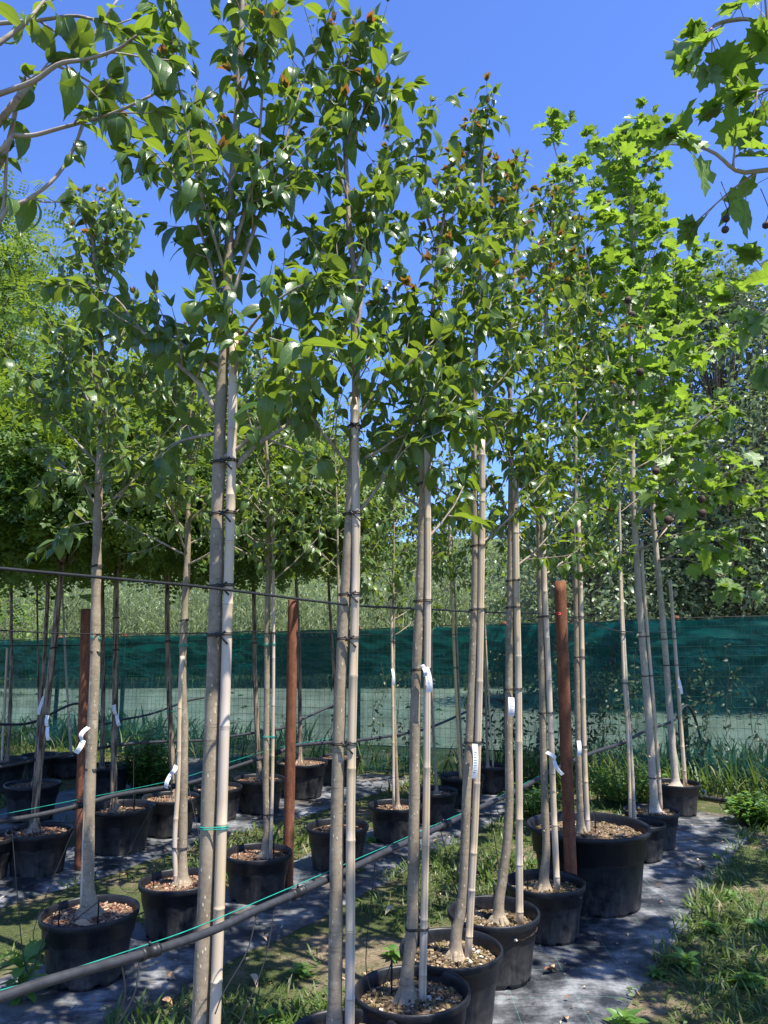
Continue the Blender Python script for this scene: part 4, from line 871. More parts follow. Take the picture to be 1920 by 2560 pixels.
# dark seed balls hanging in the maple-leaved crowns
def seed_balls():
    rng = np.random.default_rng(9); root = {o['label'][:14]: o for o in EMPTIES}
    spots = [('smooth trunked', 1520, 508, 6.1), ('smooth trunked', 1570, 750, 5.8), ('smooth trunked', 1581, 787, 5.9), ('smooth trunked', 1600, 930, 5.4), ('last tree of t', 1640, 1178, 5.8), ('last tree of t', 1685, 1148, 6.2), ('last tree of t', 1689, 1170, 6.2),
             ('smooth trunked', 1533, 1270, 5.3), ('last tree of t', 1671, 1300, 5.3), ('last tree of t', 1753, 1248, 5.6), ('last tree of t', 1756, 1283, 5.6), ('maple-leaved t', 1815, 547, 1.62), ('maple-leaved t', 1813, 574, 1.62), ('maple-leaved t', 1915, 563, 1.65)]
    for k, px, py, Y in spots:
        t = root[k]; c = atY(px, py, Y); r = .030 if Y > 2 else .0085
        prof = [(r * math.sin(a), -r * math.cos(a)) for a in np.linspace(.02, math.pi - .02, 12)]
        mb = MB(); lathe(mb, prof, 18, c, fn=lambda V, a: V * (1 + .06 * (rng.random(V.shape[:2]) - .5))[..., None])
        tube(mb, smooth([c + (0, 0, r), c + (.01, 0, r + .03), c + (.0, .01, r + .09)], 6), .0012, 4)
        mb.build('seed_ball', M['ball'], t)
seed_balls()

# ------------------------------------------------------------------ rusty posts
def post(px0, py0, px1, Y, r, label, top_extra=None):
    a = atY(px1, py0, Y); a[2] = 0.0; b = atY(px0, py0, Y)
    base = atY(px1, 2190, Y); base[2] = 0
    mb = MB(); n = 30; P = np.linspace(base, b, n); tube(mb, P, r, 20, .5)
    c = b; ring = [(r * .86, 0), (r * .86, -.08)]
    t = thing('rusty_post', base, label, 'post', 'rusty round posts between the pots'); mb.build('pole', M['rust'], t); return t
post(215, 1522, 198, 5.78, .036, 'rusty round steel post at left, behind the near left tree with the curled tag')
t = post(733, 1500, 720, POTS['B3'][1] + .20, .036, 'rusty round steel post in the middle, between the nearest and second trunks')
t3 = post(1400, 1453, 1427, 4.745, .036, 'rusty round steel post at right, rising in front of the huge pot')

# ------------------------------------------------------------------ wires and irrigation pipes
def rowpts(row, off, pts):
    p, d = ROW[row]; n = np.array([d[1], -d[0], 0]); return [onplane(x, y, p + n * off, d) for x, y in pts]
def line(name, row, off, pts, r, mat, label, cat, group, n=120, sides=8):
    P = smooth(rowpts(row, off, pts), n); mb = MB(); tube(mb, P, r, sides, .5)
    base = P[0].copy(); t = thing(name, base, label, cat, group); mb.build('line' if r < .004 else ('cable' if 'wire' in name else 'pipe'), mat, t); return t, P
GW = 'support wires along the rows'; GP = 'irrigation pipes along the rows'
line('support_wire', 'A', -.03, [(-120, 1406), (0, 1421), (300, 1448), (530, 1470), (870, 1512), (1070, 1523), (1200, 1530), (1395, 1535)], .0042, M['tie'], 'thick black wire sloping across the left half in front of every trunk', 'wire', GW)
line('support_wire', 'A', .0, [(1400, 1535), (1440, 1546), (1550, 1578), (1640, 1580), (1692, 1580)], .004, M['tie'], 'black wire from the right rusty post to the last trunks of the right row', 'wire', GW, 40)
line('support_wire', 'B', -.02, [(-60, 1573), (0, 1576), (225, 1585), (460, 1583), (676, 1579), (980, 1588), (1140, 1586), (1222, 1579)], .003, M['tie'], 'thin wire at fence-top height tied to the middle row with green twine', 'wire', GW)
line('support_wire', 'C', -.02, [(-60, 1616), (0, 1615), (300, 1612), (420, 1606), (640, 1597), (830, 1592)], .0035, M['tie'], 'lowest thin wire, crossing the net behind the middle row trunks', 'wire', GW)
line('twine', 'A', -.12, [(-40, 2487), (121, 2441), (360, 2364), (493, 2317), (688, 2235), (794, 2190), (1022, 2091), (1250, 1990), (1347, 1940)], .0016, M['twine'], 'thin green twine running just above the thick near pipe', 'twine', 'green twines above the pipes', 120, 5)
line('twine', 'B', -.10, [(0, 2037), (194, 1999), (443, 1948), (560, 1910), (700, 1868), (830, 1845)], .0014, M['twine'], 'thin green twine above the pipe of the middle row', 'twine', 'green twines above the pipes', 80, 5)
pA, PA = line('irrigation_pipe', 'A', -.10, [(-60, 2512), (0, 2493), (108, 2456), (239, 2418), (375, 2380), (532, 2326), (640, 2276), (748, 2230), (862, 2179), (980, 2122), (1106, 2065), (1191, 2023), (1300, 1973), (1389, 1923), (1473, 1885), (1557, 1856), (1617, 1826), (1684, 1801), (1709, 1767), (1726, 1771), (1745, 1822), (1756, 1885), (1758, 1985)],
     .0125, M['pipe'], 'thick black irrigation pipe rising across the whole foreground to the far right pots', 'pipe', GP, 260, 14)
pB, PB = line('irrigation_pipe', 'B', -.10, [(-60, 2064), (0, 2053), (84, 2040), (194, 2015), (295, 1987), (443, 1964), (506, 1948), (570, 1923), (696, 1881), (727, 1866), (828, 1856), (895, 1851), (1022, 1832), (1085, 1815), (1165, 1780), (1212, 1758), (1233, 1748), (1258, 1752), (1272, 1762)],
     .012, M['pipe'], 'black irrigation pipe of the middle row, behind the near left tree', 'pipe', GP, 200, 12)
pC, PC = line('irrigation_pipe', 'C', -.10, [(-60, 1921), (0, 1917), (97, 1898), (194, 1881), (249, 1870), (337, 1858), (439, 1853), (506, 1851), (591, 1839), (658, 1828), (714, 1818), (769, 1792), (832, 1763)],
     .012, M['pipe'], 'black irrigation pipe of the third row, level with the green shrub', 'pipe', GP, 160, 10)
pD, PD = line('irrigation_pipe', 'D', -.10, [(-60, 1811), (0, 1811), (84, 1805), (194, 1759), (253, 1807), (300, 1800), (380, 1784), (464, 1754), (510, 1744)],
     .012, M['pipe'], 'farthest black irrigation pipe, arching against the lower net at left', 'pipe', GP, 120, 10)
def coupler(t, P, k, r=.0155, l=.03):
    d = norm(P[k + 1] - P[k]); mb = MB(); c = P[k]
    tube(mb, [c - d * l, c - d * l * .6, c - d * l * .59, c + d * l * .59, c + d * l * .6, c + d * l], [r * 1.12, r * 1.12, r, r, r * 1.12, r * 1.12], 14)
    tube(mb, [c + (0, 0, r), c + np.array([0, 0, r + .012])], .004, 6); mb.build('clip', M['tie'], t)
def near_idx(P, px, py):
    best, bi = 1e9, 0
    for i, p in enumerate(P):
        q = p - np.array([0, 0, CAMZ]); zc_ = q[1] * cp + q[2] * sp
        if zc_ < .2: continue
        x = 960 + F * q[0] / zc_; y = 1280 - F * (-q[1] * sp + q[2] * cp) / zc_; dd = (x - px) ** 2 + (y - py) ** 2
        if dd < best: best, bi = dd, i
    return bi
for px, py in ((375, 2380), (748, 2230), (1106, 2065), (1300, 1973), (1557, 1856)): coupler(pA, PA, near_idx(PA, px, py))
for px, py in ((194, 2015), (443, 1964), (696, 1881), (1022, 1832)): coupler(pB, PB, near_idx(PB, px, py), .015, .025)
def drip(t, P, px, py, key, dx, dy, bulge, seed):
    """thin hose from the pipe at a pixel into a pot, ending in a dripper peg"""
    rng = np.random.default_rng(seed); a = P[near_idx(P, px, py)]; x, y, D, H = POTS[key]; e = np.array([x + dx * D / 2, y + dy * D / 2, H - .045])
    m_ = (a + e) / 2 + np.array(bulge); m2 = e * .75 + a * .25 + np.array(bulge) * .6; m2[2] = max(m2[2] - .05, H - .12 + .06)
    q = e + (0, 0, .12)
    mb = MB(); tube(mb, smooth([a, m_, m2, q], 40), .0022, 6); mb.build('drip_tube', M['tie'], t)
    mb = MB(); tube(mb, [q + (0, 0, .01), q, e], [.004, .0045, .0028], 7); mb.build('dripper_peg', M['tie'], t)
drip(pB, PB, 25, 2050, 'B1', -.42, -.55, (.05, -.15, -.34), 1); drip(pB, PB, 215, 2010, 'B1', .35, -.5, (-.25, -.02, -.30), 2)
drip(pB, PB, 400, 1975, 'B2', -.6, -.2, (-.2, 0, -.18), 3); drip(pB, PB, 470, 1958, 'B2', .7, -.5, (.05, 0, -.1), 4); drip(pB, PB, 590, 1915, 'B3', -.5, -.5, (-.1, 0, -.1), 5); drip(pB, PB, 640, 1900, 'B3', .5, -.3, (.05, 0, -.1), 6)
drip(pA, PA, 940, 2140, 'A3', -.35, .2, (-.07, .02, -.14), 7); drip(pA, PA, 1160, 2040, 'A4', .05, .0, (.02, .1, -.12), 8); drip(pA, PA, 1100, 2068, 'A4', -.5, .1, (.14, .05, -.16), 9)
drip(pA, PA, 1225, 2005, 'A5', .1, .6, (.05, .08, -.12), 10); drip(pA, PA, 1310, 1965, 'A6', -.45, -.1, (-.05, 0, -.1), 11); drip(pA, PA, 1440, 1900, 'A7', .1, -.1, (.05, .05, -.06), 12)
drip(pA, PA, 1617, 1826, 'A9', -.2, -.3, (-.1, 0, -.1), 13); drip(pC, PC, 97, 1898, 'C2', -.3, 0, (0, 0, -.1), 14); drip(pC, PC, 337, 1858, 'C3', .4, 0, (0, 0, -.1), 15)
for k, (ax, ay, bx, by) in enumerate([(350, 2388, 285, 2580), (298, 2402, 283, 2580), (640, 2278, 560, 2480), (690, 2255, 600, 2560)]):   # hoses hanging from the near pipe to the ground
    a = PA[near_idx(PA, ax, ay)]; b = onplane(bx, by, ROW['A'][0] + np.array([ROW['A'][1][1], -ROW['A'][1][0], 0]) * -.10, ROW['A'][1])
    dn = (b - a); e = b + dn * .25
    mb = MB(); tube(mb, smooth([a, (a + b) / 2 + (.02, 0, 0), b, e], 24), .0022, 6); mb.build('drip_tube', M['tie'], pA)
mb = MB(); q = ground(1750, 1992, .03); q2 = ground(1900, 2012, .03); q0 = ground(1560, 1965, .03); tube(mb, smooth([q0, q, q2, q2 + (1.2, -.45, 0)], 40), .022, 12)
tag(mb.build('ground_pipe', M['pipe'], origin=q), 'thick black supply pipe lying along the foot of the fence', 'pipe')
mb = MB(); c = ground(1762, 1985, .05); lathe(mb, [(.001, -.03), (.014, -.03), (.016, -.012), (.010, -.01), (.010, .012), (.018, .014), (.016, .03), (.001, .032)], 14, c); tube(mb, [c + (-.03, 0, .03), c + (.03, 0, .034)], .005, 7)
tag(mb.build('valve', M['blue'], origin=c), 'small blue valve on the supply pipe at the fence foot', 'valve')
mb = MB(); c = atY(1396, 1533, 4.47); tube(mb, smooth([c + (-.015, 0, 0), c + (0, -.008, .004), c + (.014, -.004, -.002), c + (.004, -.008, -.008), c + (-.012, -.006, -.003)], 14), .003, 6)
tag(mb.build('wire_tie', M['red'], origin=c), 'tiny red wire tie on the right rusty post', 'tie')

# ------------------------------------------------------------------ background trees, reeds, shrubs
def clump_tree(name, base, h, rad, mat, tmpl, n_cl, per, LL, label, seed, group, trunk_r=.12, low=.25, shape=1.0, lean=(0, 0), spreadf=.16, bark='robbark'):
    rng = np.random.default_rng(seed); t = thing(name, base, label, 'tree', group); b = np.array(base, float)
    top = b + np.array([lean[0], lean[1], h])
    mb = MB(); P = smooth([b - (0, 0, .05), b + np.array([lean[0] * .3, lean[1] * .3, h * .45]) + rng.normal(size=3) * .05 * h * .3, b + np.array([lean[0], lean[1], h * .92])], 24)
    tube(mb, P, trunk_r * np.linspace(1, .15, 24) ** 1.1, 12, .5, rough=.1, rng=rng); mb.build('trunk', M[bark], t)
    cl = MB(); Ps, Ds, Ns = [], [], []
    for q in range(n_cl):
        f = low + (1 - low) * rng.random() ** .85; z = h * f; a = rng.random() * 6.283
        prof = math.sin(math.pi * min(1, max(.04, (f - low) / (1 - low) * .82 + .14))) ** .7 * shape
        rr = rad * prof * math.sqrt(rng.uniform(.12, 1)); k = min(23, int(f * 20)); st = P[max(0, int(k * .92))]
        c = P[k] * np.array([1, 1, 0]) + np.array([rr * math.cos(a), rr * math.sin(a), b[2] + z])
        tube(cl, smooth([st, (st + c) / 2 + (0, 0, -.04 * h), c], 7), np.linspace(trunk_r * .22, .006, 7), 5, rng.random())
        g = rng.normal(size=(per, 3)) * rad * spreadf * np.array([1.15, 1.15, .75]); Ps.append(c + g); Ds.append(norm(g + rng.normal(size=(per, 3)) * rad * .1) + np.array([0, 0, -.15])); Ns.append(np.array([0, 0, 1.]) + rng.normal(size=(per, 3)) * .6)
    cl.build('branches', M[bark], t)
    Ps, Ds, Ns = np.vstack(Ps), np.vstack(Ds), np.vstack(Ns); n = len(Ps); fm = MB()
    put_leaves(fm, tmpl, Ps, Ds, Ns, LL * rng.uniform(.7, 1.3, n), rng.uniform(0, .9, n), .15, np.clip(rng.random(n) * .8 + .2 * np.repeat(rng.random(n_cl), per), 0, 1))
    fm.build('foliage', M[mat], t); return t
GB = 'trees beyond and behind the nursery'
clump_tree('robinia_tree', (-5.6, 8.7, 0), 7.1, 1.95, 'rob', T_PIN, 190, 95, .22, 'tall feathery yellow-green tree filling the left edge behind the pots', 601, GB, .09, .30, 1.0, (-.1, 0), .17)
clump_tree('robinia_tree', (-7.6, 10.2, 0), 7.0, 2.0, 'rob', T_PIN7, 90, 70, .24, 'feathery tree further back, mostly outside the left edge', 602, GB, .09, .28)
clump_tree('poplar_tree', (8.4, 18.5, 0), 10.6, 2.9, 'pop', T_SIMPLE, 210, 120, .16, 'tall grey-green poplar with a domed top at the upper right behind the fence', 603, GB, .14, .06, 1.0, (0, 0), .15)
clump_tree('poplar_tree', (11.2, 18.8, 0), 10.0, 2.8, 'pop', T_SIMPLE, 190, 120, .16, 'grey-green poplar cut by the right picture edge behind the fence', 604, GB, .14, .06, 1.0, (0, 0), .15)
clump_tree('broadleaf_tree', (5.0, 19.0, 0), 5.0, 2.2, 'pop', T_SIMPLE, 150, 120, .15, 'low bushy tree behind the fence to the right of the sky gap', 605, GB, .1, .03, 1.1, (0, 0), .17)
clump_tree('broadleaf_tree', (8.2, 18.2, 0), 4.6, 1.7, 'pop', T_SIMPLE, 150, 120, .13, 'low grey-green tree under the poplar beyond the track', 606, GB, .08, .03, 1.1, (0, 0), .17)
clump_tree('broadleaf_tree', (10.5, 22.5, 0), 6.5, 2.6, 'pop', T_SIMPLE, 130, 110, .18, 'bushy far tree seen between the poplars', 607, GB, .1, .03, 1.1, (0, 0), .17)
clump_tree('broadleaf_tree', (-12.5, 21.0, 0), 4.6, 2.4, 'rob', T_SIMPLE, 60, 70, .16, 'small rounded tree far behind the left end of the fence', 608, GB, .1, .03, 1.1, (0, 0), .17)
def shrubs():
    rng = np.random.default_rng(77); n_cl = 420; fm = MB(); wd = MB()
    for q in range(n_cl):
        x = rng.uniform(-26, 34); y = rng.uniform(33, 60); z = float(hz(np.array(x), np.array(y))); s_ = rng.uniform(.9, 2.6); per = 130
        g = rng.normal(size=(per, 3)) * s_ * np.array([.55, .55, .4]); c = np.array([x, y, z + s_ * .5])
        put_leaves(fm, T_SIMPLE, c + g, norm(g + rng.normal(size=(per, 3)) * .4) + (0, 0, .2), np.array([0, 0, 1.]) + rng.normal(size=(per, 3)) * .6, rng.uniform(.2, .42, per), .5, .15, np.clip(rng.random(per) * .6 + rng.random() * .4, 0, 1))
    tag(fm.build('scrub', M['pop']), 'pale grey-green scrub covering the hillside behind the track', 'scrub', None, 'stuff')
shrubs()
def reeds():
    rng = np.random.default_rng(78); n = 1500; mb = MB(); x = np.concatenate([rng.uniform(-17, 7.5, n), rng.uniform(-12, 10, 500)]); y = np.concatenate([rng.uniform(25.5, 29.5, n), rng.uniform(24.6, 26, 500)])
    n = len(x); h = rng.uniform(2.6, 4.1, n) * (1 + .12 * np.sin(x * .9)); h[n - 500:] *= .6
    P, D, N, L = [], [], [], []
    for i in range(n):
        b = np.array([x[i], y[i], 0]); lean = rng.normal(size=2) * .22; tp = b + np.array([lean[0], lean[1], h[i]])
        tube(mb, [b, (b + tp) / 2, tp], [.011, .009, .004], 3, .85, cap=False)
        for k in range(15):
            f = .12 + .88 * k / 14; p = b + (tp - b) * f; a = rng.random() * 6.28
            P.append(p); D.append((math.cos(a) * .6, math.sin(a) * .6, .85)); N.append((-math.cos(a) * .85, -math.sin(a) * .85, .5)); L.append(rng.uniform(.35, .7))
    put_leaves(mb, T_BLADE, np.array(P), np.array(D), np.array(N), np.array(L), rng.uniform(.6, 2.2, len(P)), .1, rng.random(len(P)))
    tag(mb.build('reed_bed', M['reed']), 'tall pale grey-green reeds standing behind the fence', 'reeds', None, 'stuff')
reeds()
def bush(px, py0, Y, hw, h, n, LL, mat, label, seed, name='shrub', tmpl=T_SIMPLE):
    rng = np.random.default_rng(seed); b = atY(px, py0, Y); b[2] = 0; t = thing(name, b, label, 'shrub'); st = MB(); fm = MB(); P = []; D = []
    for q in range(n):
        a = rng.random() * 6.28; r_ = hw * math.sqrt(rng.random()); hh = h * (1 - .45 * (r_ / hw) ** 2) * rng.uniform(.6, 1.05); e = b + np.array([r_ * math.cos(a), r_ * math.sin(a) * .8, hh]); s0 = b + np.array([r_ * .3 * math.cos(a), r_ * .3 * math.sin(a), 0])
        tube(st, [s0, (s0 + e) / 2, e], [.004, .003, .0015], 4, .5, cap=False)
        for k in range(14):
            f = .25 + .75 * k / 13; an = k * 2.4; P.append(s0 + (e - s0) * f); D.append((math.cos(an), math.sin(an), .45))
    st.build('stems', M['vine'], t); n = len(P)
    put_leaves(fm, tmpl, np.array(P), np.array(D), np.array([0, 0, 1.]) + rng.normal(size=(n, 3)) * .3, LL * rng.uniform(.6, 1.2, n), rng.uniform(.3, 1.2, n), .2, rng.random(n)); fm.build('foliage', M[mat], t); return t
bush(372, 1955, 8.6, .44, .66, 170, .08, 'weed', 'bright green leafy shrub at the foot of the fence, left of the thickest trunk', 81)
bush(1560, 1960, 7.9, .45, .45, 60, .07, 'weed', 'loose weedy bush behind the huge pot at the fence foot', 82)
bush(1900, 2050, 7.1, .30, .32, 70, .07, 'weed', 'dark leafy bush at the right edge by the fence foot', 83)
bush(1330, 2000, 7.4, .35, .35, 45, .07, 'weed', 'low weeds between the last pots of the middle and right rows', 84)

# ------------------------------------------------------------------ vines on the fence, grasses, weeds
def vines():
    rng = np.random.default_rng(91)
    for vi, (xa, xb, n, lab) in enumerate([(.9, 3.3, 46, 'dark climbing vine tangled over the net behind the huge pot'), (3.2, 5.6, 34, 'climbing vine with bare stems on the net at the right edge'), (-.9, .9, 12, 'sparse vine stems on the net between the near trunks')]):
        xm = (xa + xb) / 2; t = thing('climbing_vine', (xm, fY(xm), 0), lab, 'vine', 'vines climbing the fence'); st = MB(); P = []; D = []; N = []
        for q in range(n):
            x = rng.uniform(xa, xb); pts = []; z = 0.0; top = rng.uniform(.6, 1.75)
            while z < top: pts.append((x, fY(x) - .055 - rng.random() * .03, z)); z += .12; x += rng.normal() * .035 + .015
            E = smooth(pts, 22); tube(st, E, .0028, 4, .5, cap=False)
            for k in range(4, 22):
                for _ in range(2 if vi == 0 else 1):
                    if rng.random() < .75: P.append(E[k] + rng.normal(size=3) * .03 * np.array([1, .3, 1])); D.append((rng.normal(), -.3, -.4 + rng.normal() * .4)); N.append((rng.normal() * .3, -1, .4))
        n = len(P); st.build('stems', M['vinestem'], t); fm = MB(); put_leaves(fm, T_SIMPLE, np.array(P), np.array(D), np.array(N), rng.uniform(.035, .075, n), .6, .2, rng.random(n)); fm.build('foliage', M['vine'], t)
vines()
def offrow(X, Y, row):
    p, d = ROW[row]; return (X - p[0]) * d[1] - (Y - p[1]) * d[0]
def grass():
    rng = np.random.default_rng(92); mb = MB()
    N_ = 240000; X = rng.uniform(-8, 6.5, N_); Y = 1.4 + 11 * rng.random(N_) ** 1.25
    inpic = (np.abs(X) < .58 * Y + .5) & (Y < fY(X) - .05)
    oA, oB, oC, oD = (offrow(X, Y, r) for r in 'ABCD')
    onmat = ((oA > -.25) & (oA < .50)) | ((oB > -.30) & (oB < .46)) | ((oC > -.36) & (oC < .38)) | ((oD > -.55) & (oD < .38))
    dens = vnoise(X * 1.1, Y * 1.1, 6) + .5 * vnoise(X * 4, Y * 4, 7)
    right = oA > .48; fence_ = fY(X) - Y < .5
    keep = inpic & ~onmat & ((dens > .0) | ((oA > -1.2) & (oA < -.2) & (dens > -.35)) | (right & (dens > -.35)) | fence_) & (rng.random(N_) < np.where(Y > 6, .5, 1.0))
    X, Y, dens, fence_, right = X[keep], Y[keep], dens[keep], fence_[keep], right[keep]; n = len(X)
    hgt = np.where(fence_, rng.uniform(.05, .18, n), rng.uniform(.025, .10, n) * (1 + np.clip(dens, 0, 1.2)))
    a = rng.random(n) * 6.283; ln = rng.uniform(.1, .7, n)
    D = np.stack([np.cos(a) * ln, np.sin(a) * ln, np.ones(n)], -1); Nn = np.stack([-np.cos(a), -np.sin(a), ln], -1)
    tm = T_BLADE; tm = (tm[0] * np.array([1, 1.6]), tm[1], tm[2])
    put_leaves(mb, tm, np.stack([X, Y, gz(X, Y) - .005], -1), D, Nn, hgt, rng.uniform(.3, 1.6, n), .1, rng.random(n), (rng.random(n) < .12) * rng.random(n))
    # clover-like low leaves
    n2 = 60000; X = rng.uniform(-8, 6.5, n2); Y = 1.4 + 11 * rng.random(n2) ** 1.3; oA, oB, oC, oD = (offrow(X, Y, r) for r in 'ABCD')
    onmat = ((oA > -.28) & (oA < .52)) | ((oB > -.32) & (oB < .48)) | ((oC > -.38) & (oC < .4)) | ((oD > -.57) & (oD < .4))
    dens = vnoise(X * 1.7 + 3, Y * 1.7, 16); keep = ~onmat & (np.abs(X) < .58 * Y + .5) & (Y < fY(X)) & (dens > .1); X, Y = X[keep], Y[keep]; n2 = len(X); a = rng.random(n2) * 6.28
    put_leaves(mb, T_SIMPLE, np.stack([X, Y, gz(X, Y) + rng.uniform(.004, .03, n2)], -1), np.stack([np.cos(a), np.sin(a), .3 + 0 * a], -1), np.array([0, 0, 1.]) + rng.normal(size=(n2, 3)) * .3, rng.uniform(.015, .04, n2), .5, .2, rng.random(n2))
    tag(mb.build('grass', M['grass']), 'patchy short grass and low weeds on the soil between the rows', 'grass', None, 'stuff')
grass()
def fence_grass():
    rng = np.random.default_rng(93); n = 1500; x = np.concatenate([rng.uniform(-8, 6, 700), rng.uniform(1.2, 5.6, 800)]); y = fY(x) - rng.uniform(.08, .4, n)
    a = rng.random(n) * 6.28; ln = rng.uniform(.05, .45, n); mb = MB()
    tm = (T_BLADE[0] * np.array([1, .5]), T_BLADE[1], T_BLADE[2])
    put_leaves(mb, tm, np.stack([x, y, 0 * x], -1), np.stack([np.cos(a) * ln, np.sin(a) * ln, 1 + 0 * a], -1), np.stack([-np.cos(a), -np.sin(a), ln], -1), rng.uniform(.2, .6, n), rng.uniform(.2, 1.7, n), .1, rng.random(n) * .5, (rng.random(n) < .08) * .6)
    tag(mb.build('tall_grass', M['grass']), 'tall thin grass growing along the foot of the net fence', 'grass', None, 'stuff')
fence_grass()
def verge():
    rng = np.random.default_rng(94); n = 9000; x = rng.uniform(-13, 8, n); y = fY(x) + .25 + 1.9 * rng.random(n) ** 1.8
    d = vnoise(x * 1.3, y * 1.3, 33); k = d > .12; x, y, d = x[k], y[k], d[k]; n = len(x); a = rng.random(n) * 6.28; ln = rng.uniform(.05, .4, n); mb = MB()
    put_leaves(mb, T_BLADE, np.stack([x, y, 0 * x], -1), np.stack([np.cos(a) * ln, np.sin(a) * ln, 1 + 0 * a], -1), np.stack([-np.cos(a), -np.sin(a), ln], -1), rng.uniform(.12, .5, n) * (.8 + .9 * np.clip(d, 0, 1)), rng.uniform(.2, 1.5, n), .1, rng.random(n) * .6)
    q = 3000; x = rng.uniform(-13, 8, q); y = fY(x) + .3 + 1.2 * rng.random(q); d = vnoise(x * 1.8, y, 35); k = d > .25; x, y = x[k], y[k]; q = len(x); z = rng.random(q) * .9; a = rng.random(q) * 6.28
    put_leaves(mb, T_SIMPLE, np.stack([x, y, z], -1), np.stack([np.cos(a), np.sin(a), .2 + 0 * a], -1), np.array([0, 0, 1.]) + rng.normal(size=(q, 3)) * .4, rng.uniform(.06, .13, q), .6, .2, rng.random(q) * .5)
    tag(mb.build('roadside_grass', M['grass']), 'rank grass and weeds growing between the net and the track', 'grass', None, 'stuff')
verge()
T_SIMPLE2 = rows_template([0, .25, .5, .8, 1.0], [0, .07, .12, .09, 0])
def weed(px, py, size, label, seed, n=16, tall=.5, tm=T_LANCE):
    rng = np.random.default_rng(seed); b = ground(px, py, .005); t = thing('broadleaf_weed', b, label, 'weed', 'leafy weeds on the soil'); P = []; D = []; L = []; st = MB()
    tube(st, [b, b + (0, 0, size * tall)], [.0035, .002], 5); st.build('stem', M['weed'], t)
    for q in range(n):
        a = q * 2.4; f = q / n; P.append(b + (0, 0, size * tall * f)); D.append((math.cos(a), math.sin(a), .35 + .8 * f)); L.append(size * rng.uniform(.5, 1.0) * (1 - .4 * f))
    mb = MB(); put_leaves(mb, (tm[0] * np.array([1, 1.5]), tm[1], tm[2]), np.array(P), np.array(D), np.array([0, 0, 1.]) + rng.normal(size=(n, 3)) * .2, np.array(L), rng.uniform(.5, 1.5, n), .25, rng.random(n)); mb.build('foliage', M['weed'], t)
weed(50, 2500, .21, 'bright green leafy weed at the lower left corner beside the near left pot', 1, 34, .9, T_SIMPLE2)
for k, (px, py, s_, l) in enumerate([(1715, 2420, .14, 'largest rosette weed on the shaded soil at lower right'), (1560, 2570, .13, 'weed at the lower edge right beside the ground cloth'), (1880, 2470, .14, 'weed near the right edge low in the picture'),
        (1780, 2330, .10, 'small weed above the largest rosette at lower right'), (1640, 2440, .08, 'small weed on the ground cloth edge at lower right'), (1900, 2330, .11, 'weed at the right edge above the lower right corner'), (1830, 2250, .09, 'weed in the middle of the shaded grass at right'),
        (1790, 2150, .08, 'small sunlit weed beside the far end of the right ground cloth'), (930, 2110, .10, 'bright weed right of the small pot behind the second trunk'), (985, 2395, .11, 'grey-green weed left of the second whole pot'),
        (755, 2440, .12, 'dark weed left of the second near trunk at the bottom'), (680, 2560, .10, 'low weed near the bottom between the two nearest trunks'), (900, 2180, .09, 'round leaved weed beside the small pot in the middle row')]):
    weed(px, py, s_ * 1.05, l, 10 + k, 16, .35, T_SIMPLE if k % 3 == 2 else T_LANCE)
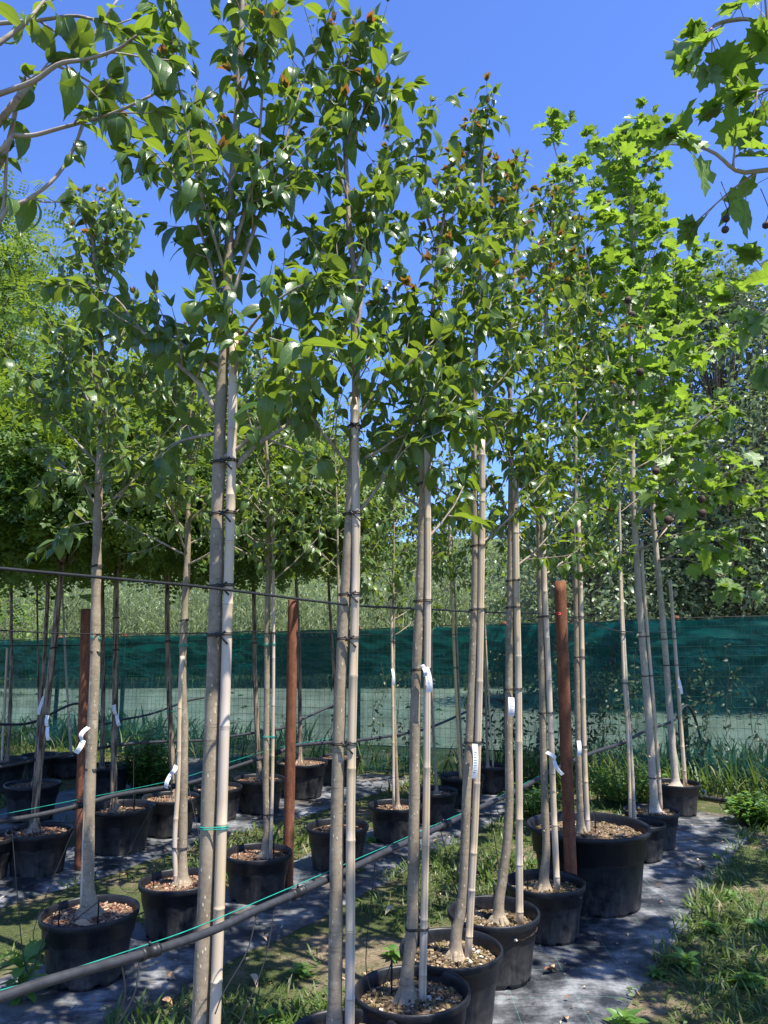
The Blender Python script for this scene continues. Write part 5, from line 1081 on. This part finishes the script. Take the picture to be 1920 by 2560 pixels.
def fallen():
    rng = np.random.default_rng(55)
    spots = [(424, 2432, 'curled pale dead leaf on the cloth left of the thickest trunk', .06), (670, 2335, 'dead leaf on the cloth between the two nearest trunks', .07), (655, 2340, 'broken dead leaf touching another between the nearest trunks', .05), (625, 2436, 'rounded brown dead leaf on bare soil near the bottom', .09),
             (405, 2500, 'dark dead leaf at the cloth edge near the bottom left', .08), (980, 2265, 'dead leaf on the grass left of the second whole pot', .08), (985, 2210, 'dry leaf in the grass under the thick pipe', .07), (1660, 2212, 'brown dead leaf on the cloth beside the huge pot', .08), (1750, 2165, 'dead leaf at the far edge of the right cloth', .09),
             (1362, 2425, 'curled brown leaf between the third and fourth whole pots', .09), (1385, 2418, 'small dry leaf beside the fourth whole pot', .06), (1420, 2548, 'dark brown curled leaf alone on the cloth at the bottom', .055), (575, 2160, 'reddish leaf beside the middle rusty post foot', .06), (1700, 2155, 'pale dry leaf near the sunlit far pots', .06), (1425, 2490, 'tiny yellow leaf on the right cloth', .035), (1095, 2100, 'dry leaf below the thick pipe near the middle', .06), (950, 2140, 'pair of dry leaves by the small middle pot', .08)]
    for px, py, lab, s_ in spots:
        b = ground(px, py, .042); a = rng.random() * 6.28; mb = MB()
        put_leaves(mb, T_NEAR, np.array([b]), np.array([(math.cos(a), math.sin(a), .12)]), np.array([(rng.normal() * .3, rng.normal() * .3, 1)]), s_, rng.uniform(.8, 1.8), .5, np.array([rng.random()]), 0, .04, rng)
        tag(mb.build('fallen_leaf', M['dead'], origin=b), lab, 'dead leaf', 'dead leaves lying about')
    # leaf in the near left pot
    x, y, D, H = POTS['B1']; b = np.array([x - .02, y - D * .30, H - .015]); mb = MB()
    put_leaves(mb, T_NEAR, np.array([b]), np.array([(1, .1, .15)]), np.array([(0, -.5, 1)]), .10, 1.1, .4, np.array([.6]), 0, .05, rng); tag(mb.build('fallen_leaf', M['dead'], origin=b), 'large tan dead leaf lying on the chips in the near left pot', 'dead leaf', 'dead leaves lying about')
    n = 1400; P = np.stack([rng.uniform(-4, 4, n), rng.uniform(1.8, 9, n), np.zeros(n)], -1); P[:, 2] = gz(P[:, 0], P[:, 1]) + .034; a = rng.random(n) * 6.28; mb = MB()
    off = np.min(np.abs(np.stack([offrow(P[:, 0], P[:, 1], r) for r in 'ABC'])), 0); P[:, 2] -= np.where(off > .5, .022, 0)
    put_leaves(mb, T_SIMPLE, P, np.stack([np.cos(a), np.sin(a), .1 + 0 * a], -1), np.array([0, 0, 1.]) + rng.normal(size=(n, 3)) * .3, rng.uniform(.008, .03, n), 1.0, .3, rng.random(n))
    tag(mb.build('litter', M['dead']), 'small dry leaf bits scattered over ground and cloth', 'leaf litter', None, 'stuff')
fallen()

for o in bpy.data.objects:
    if '_loc' in o: del o['_loc']
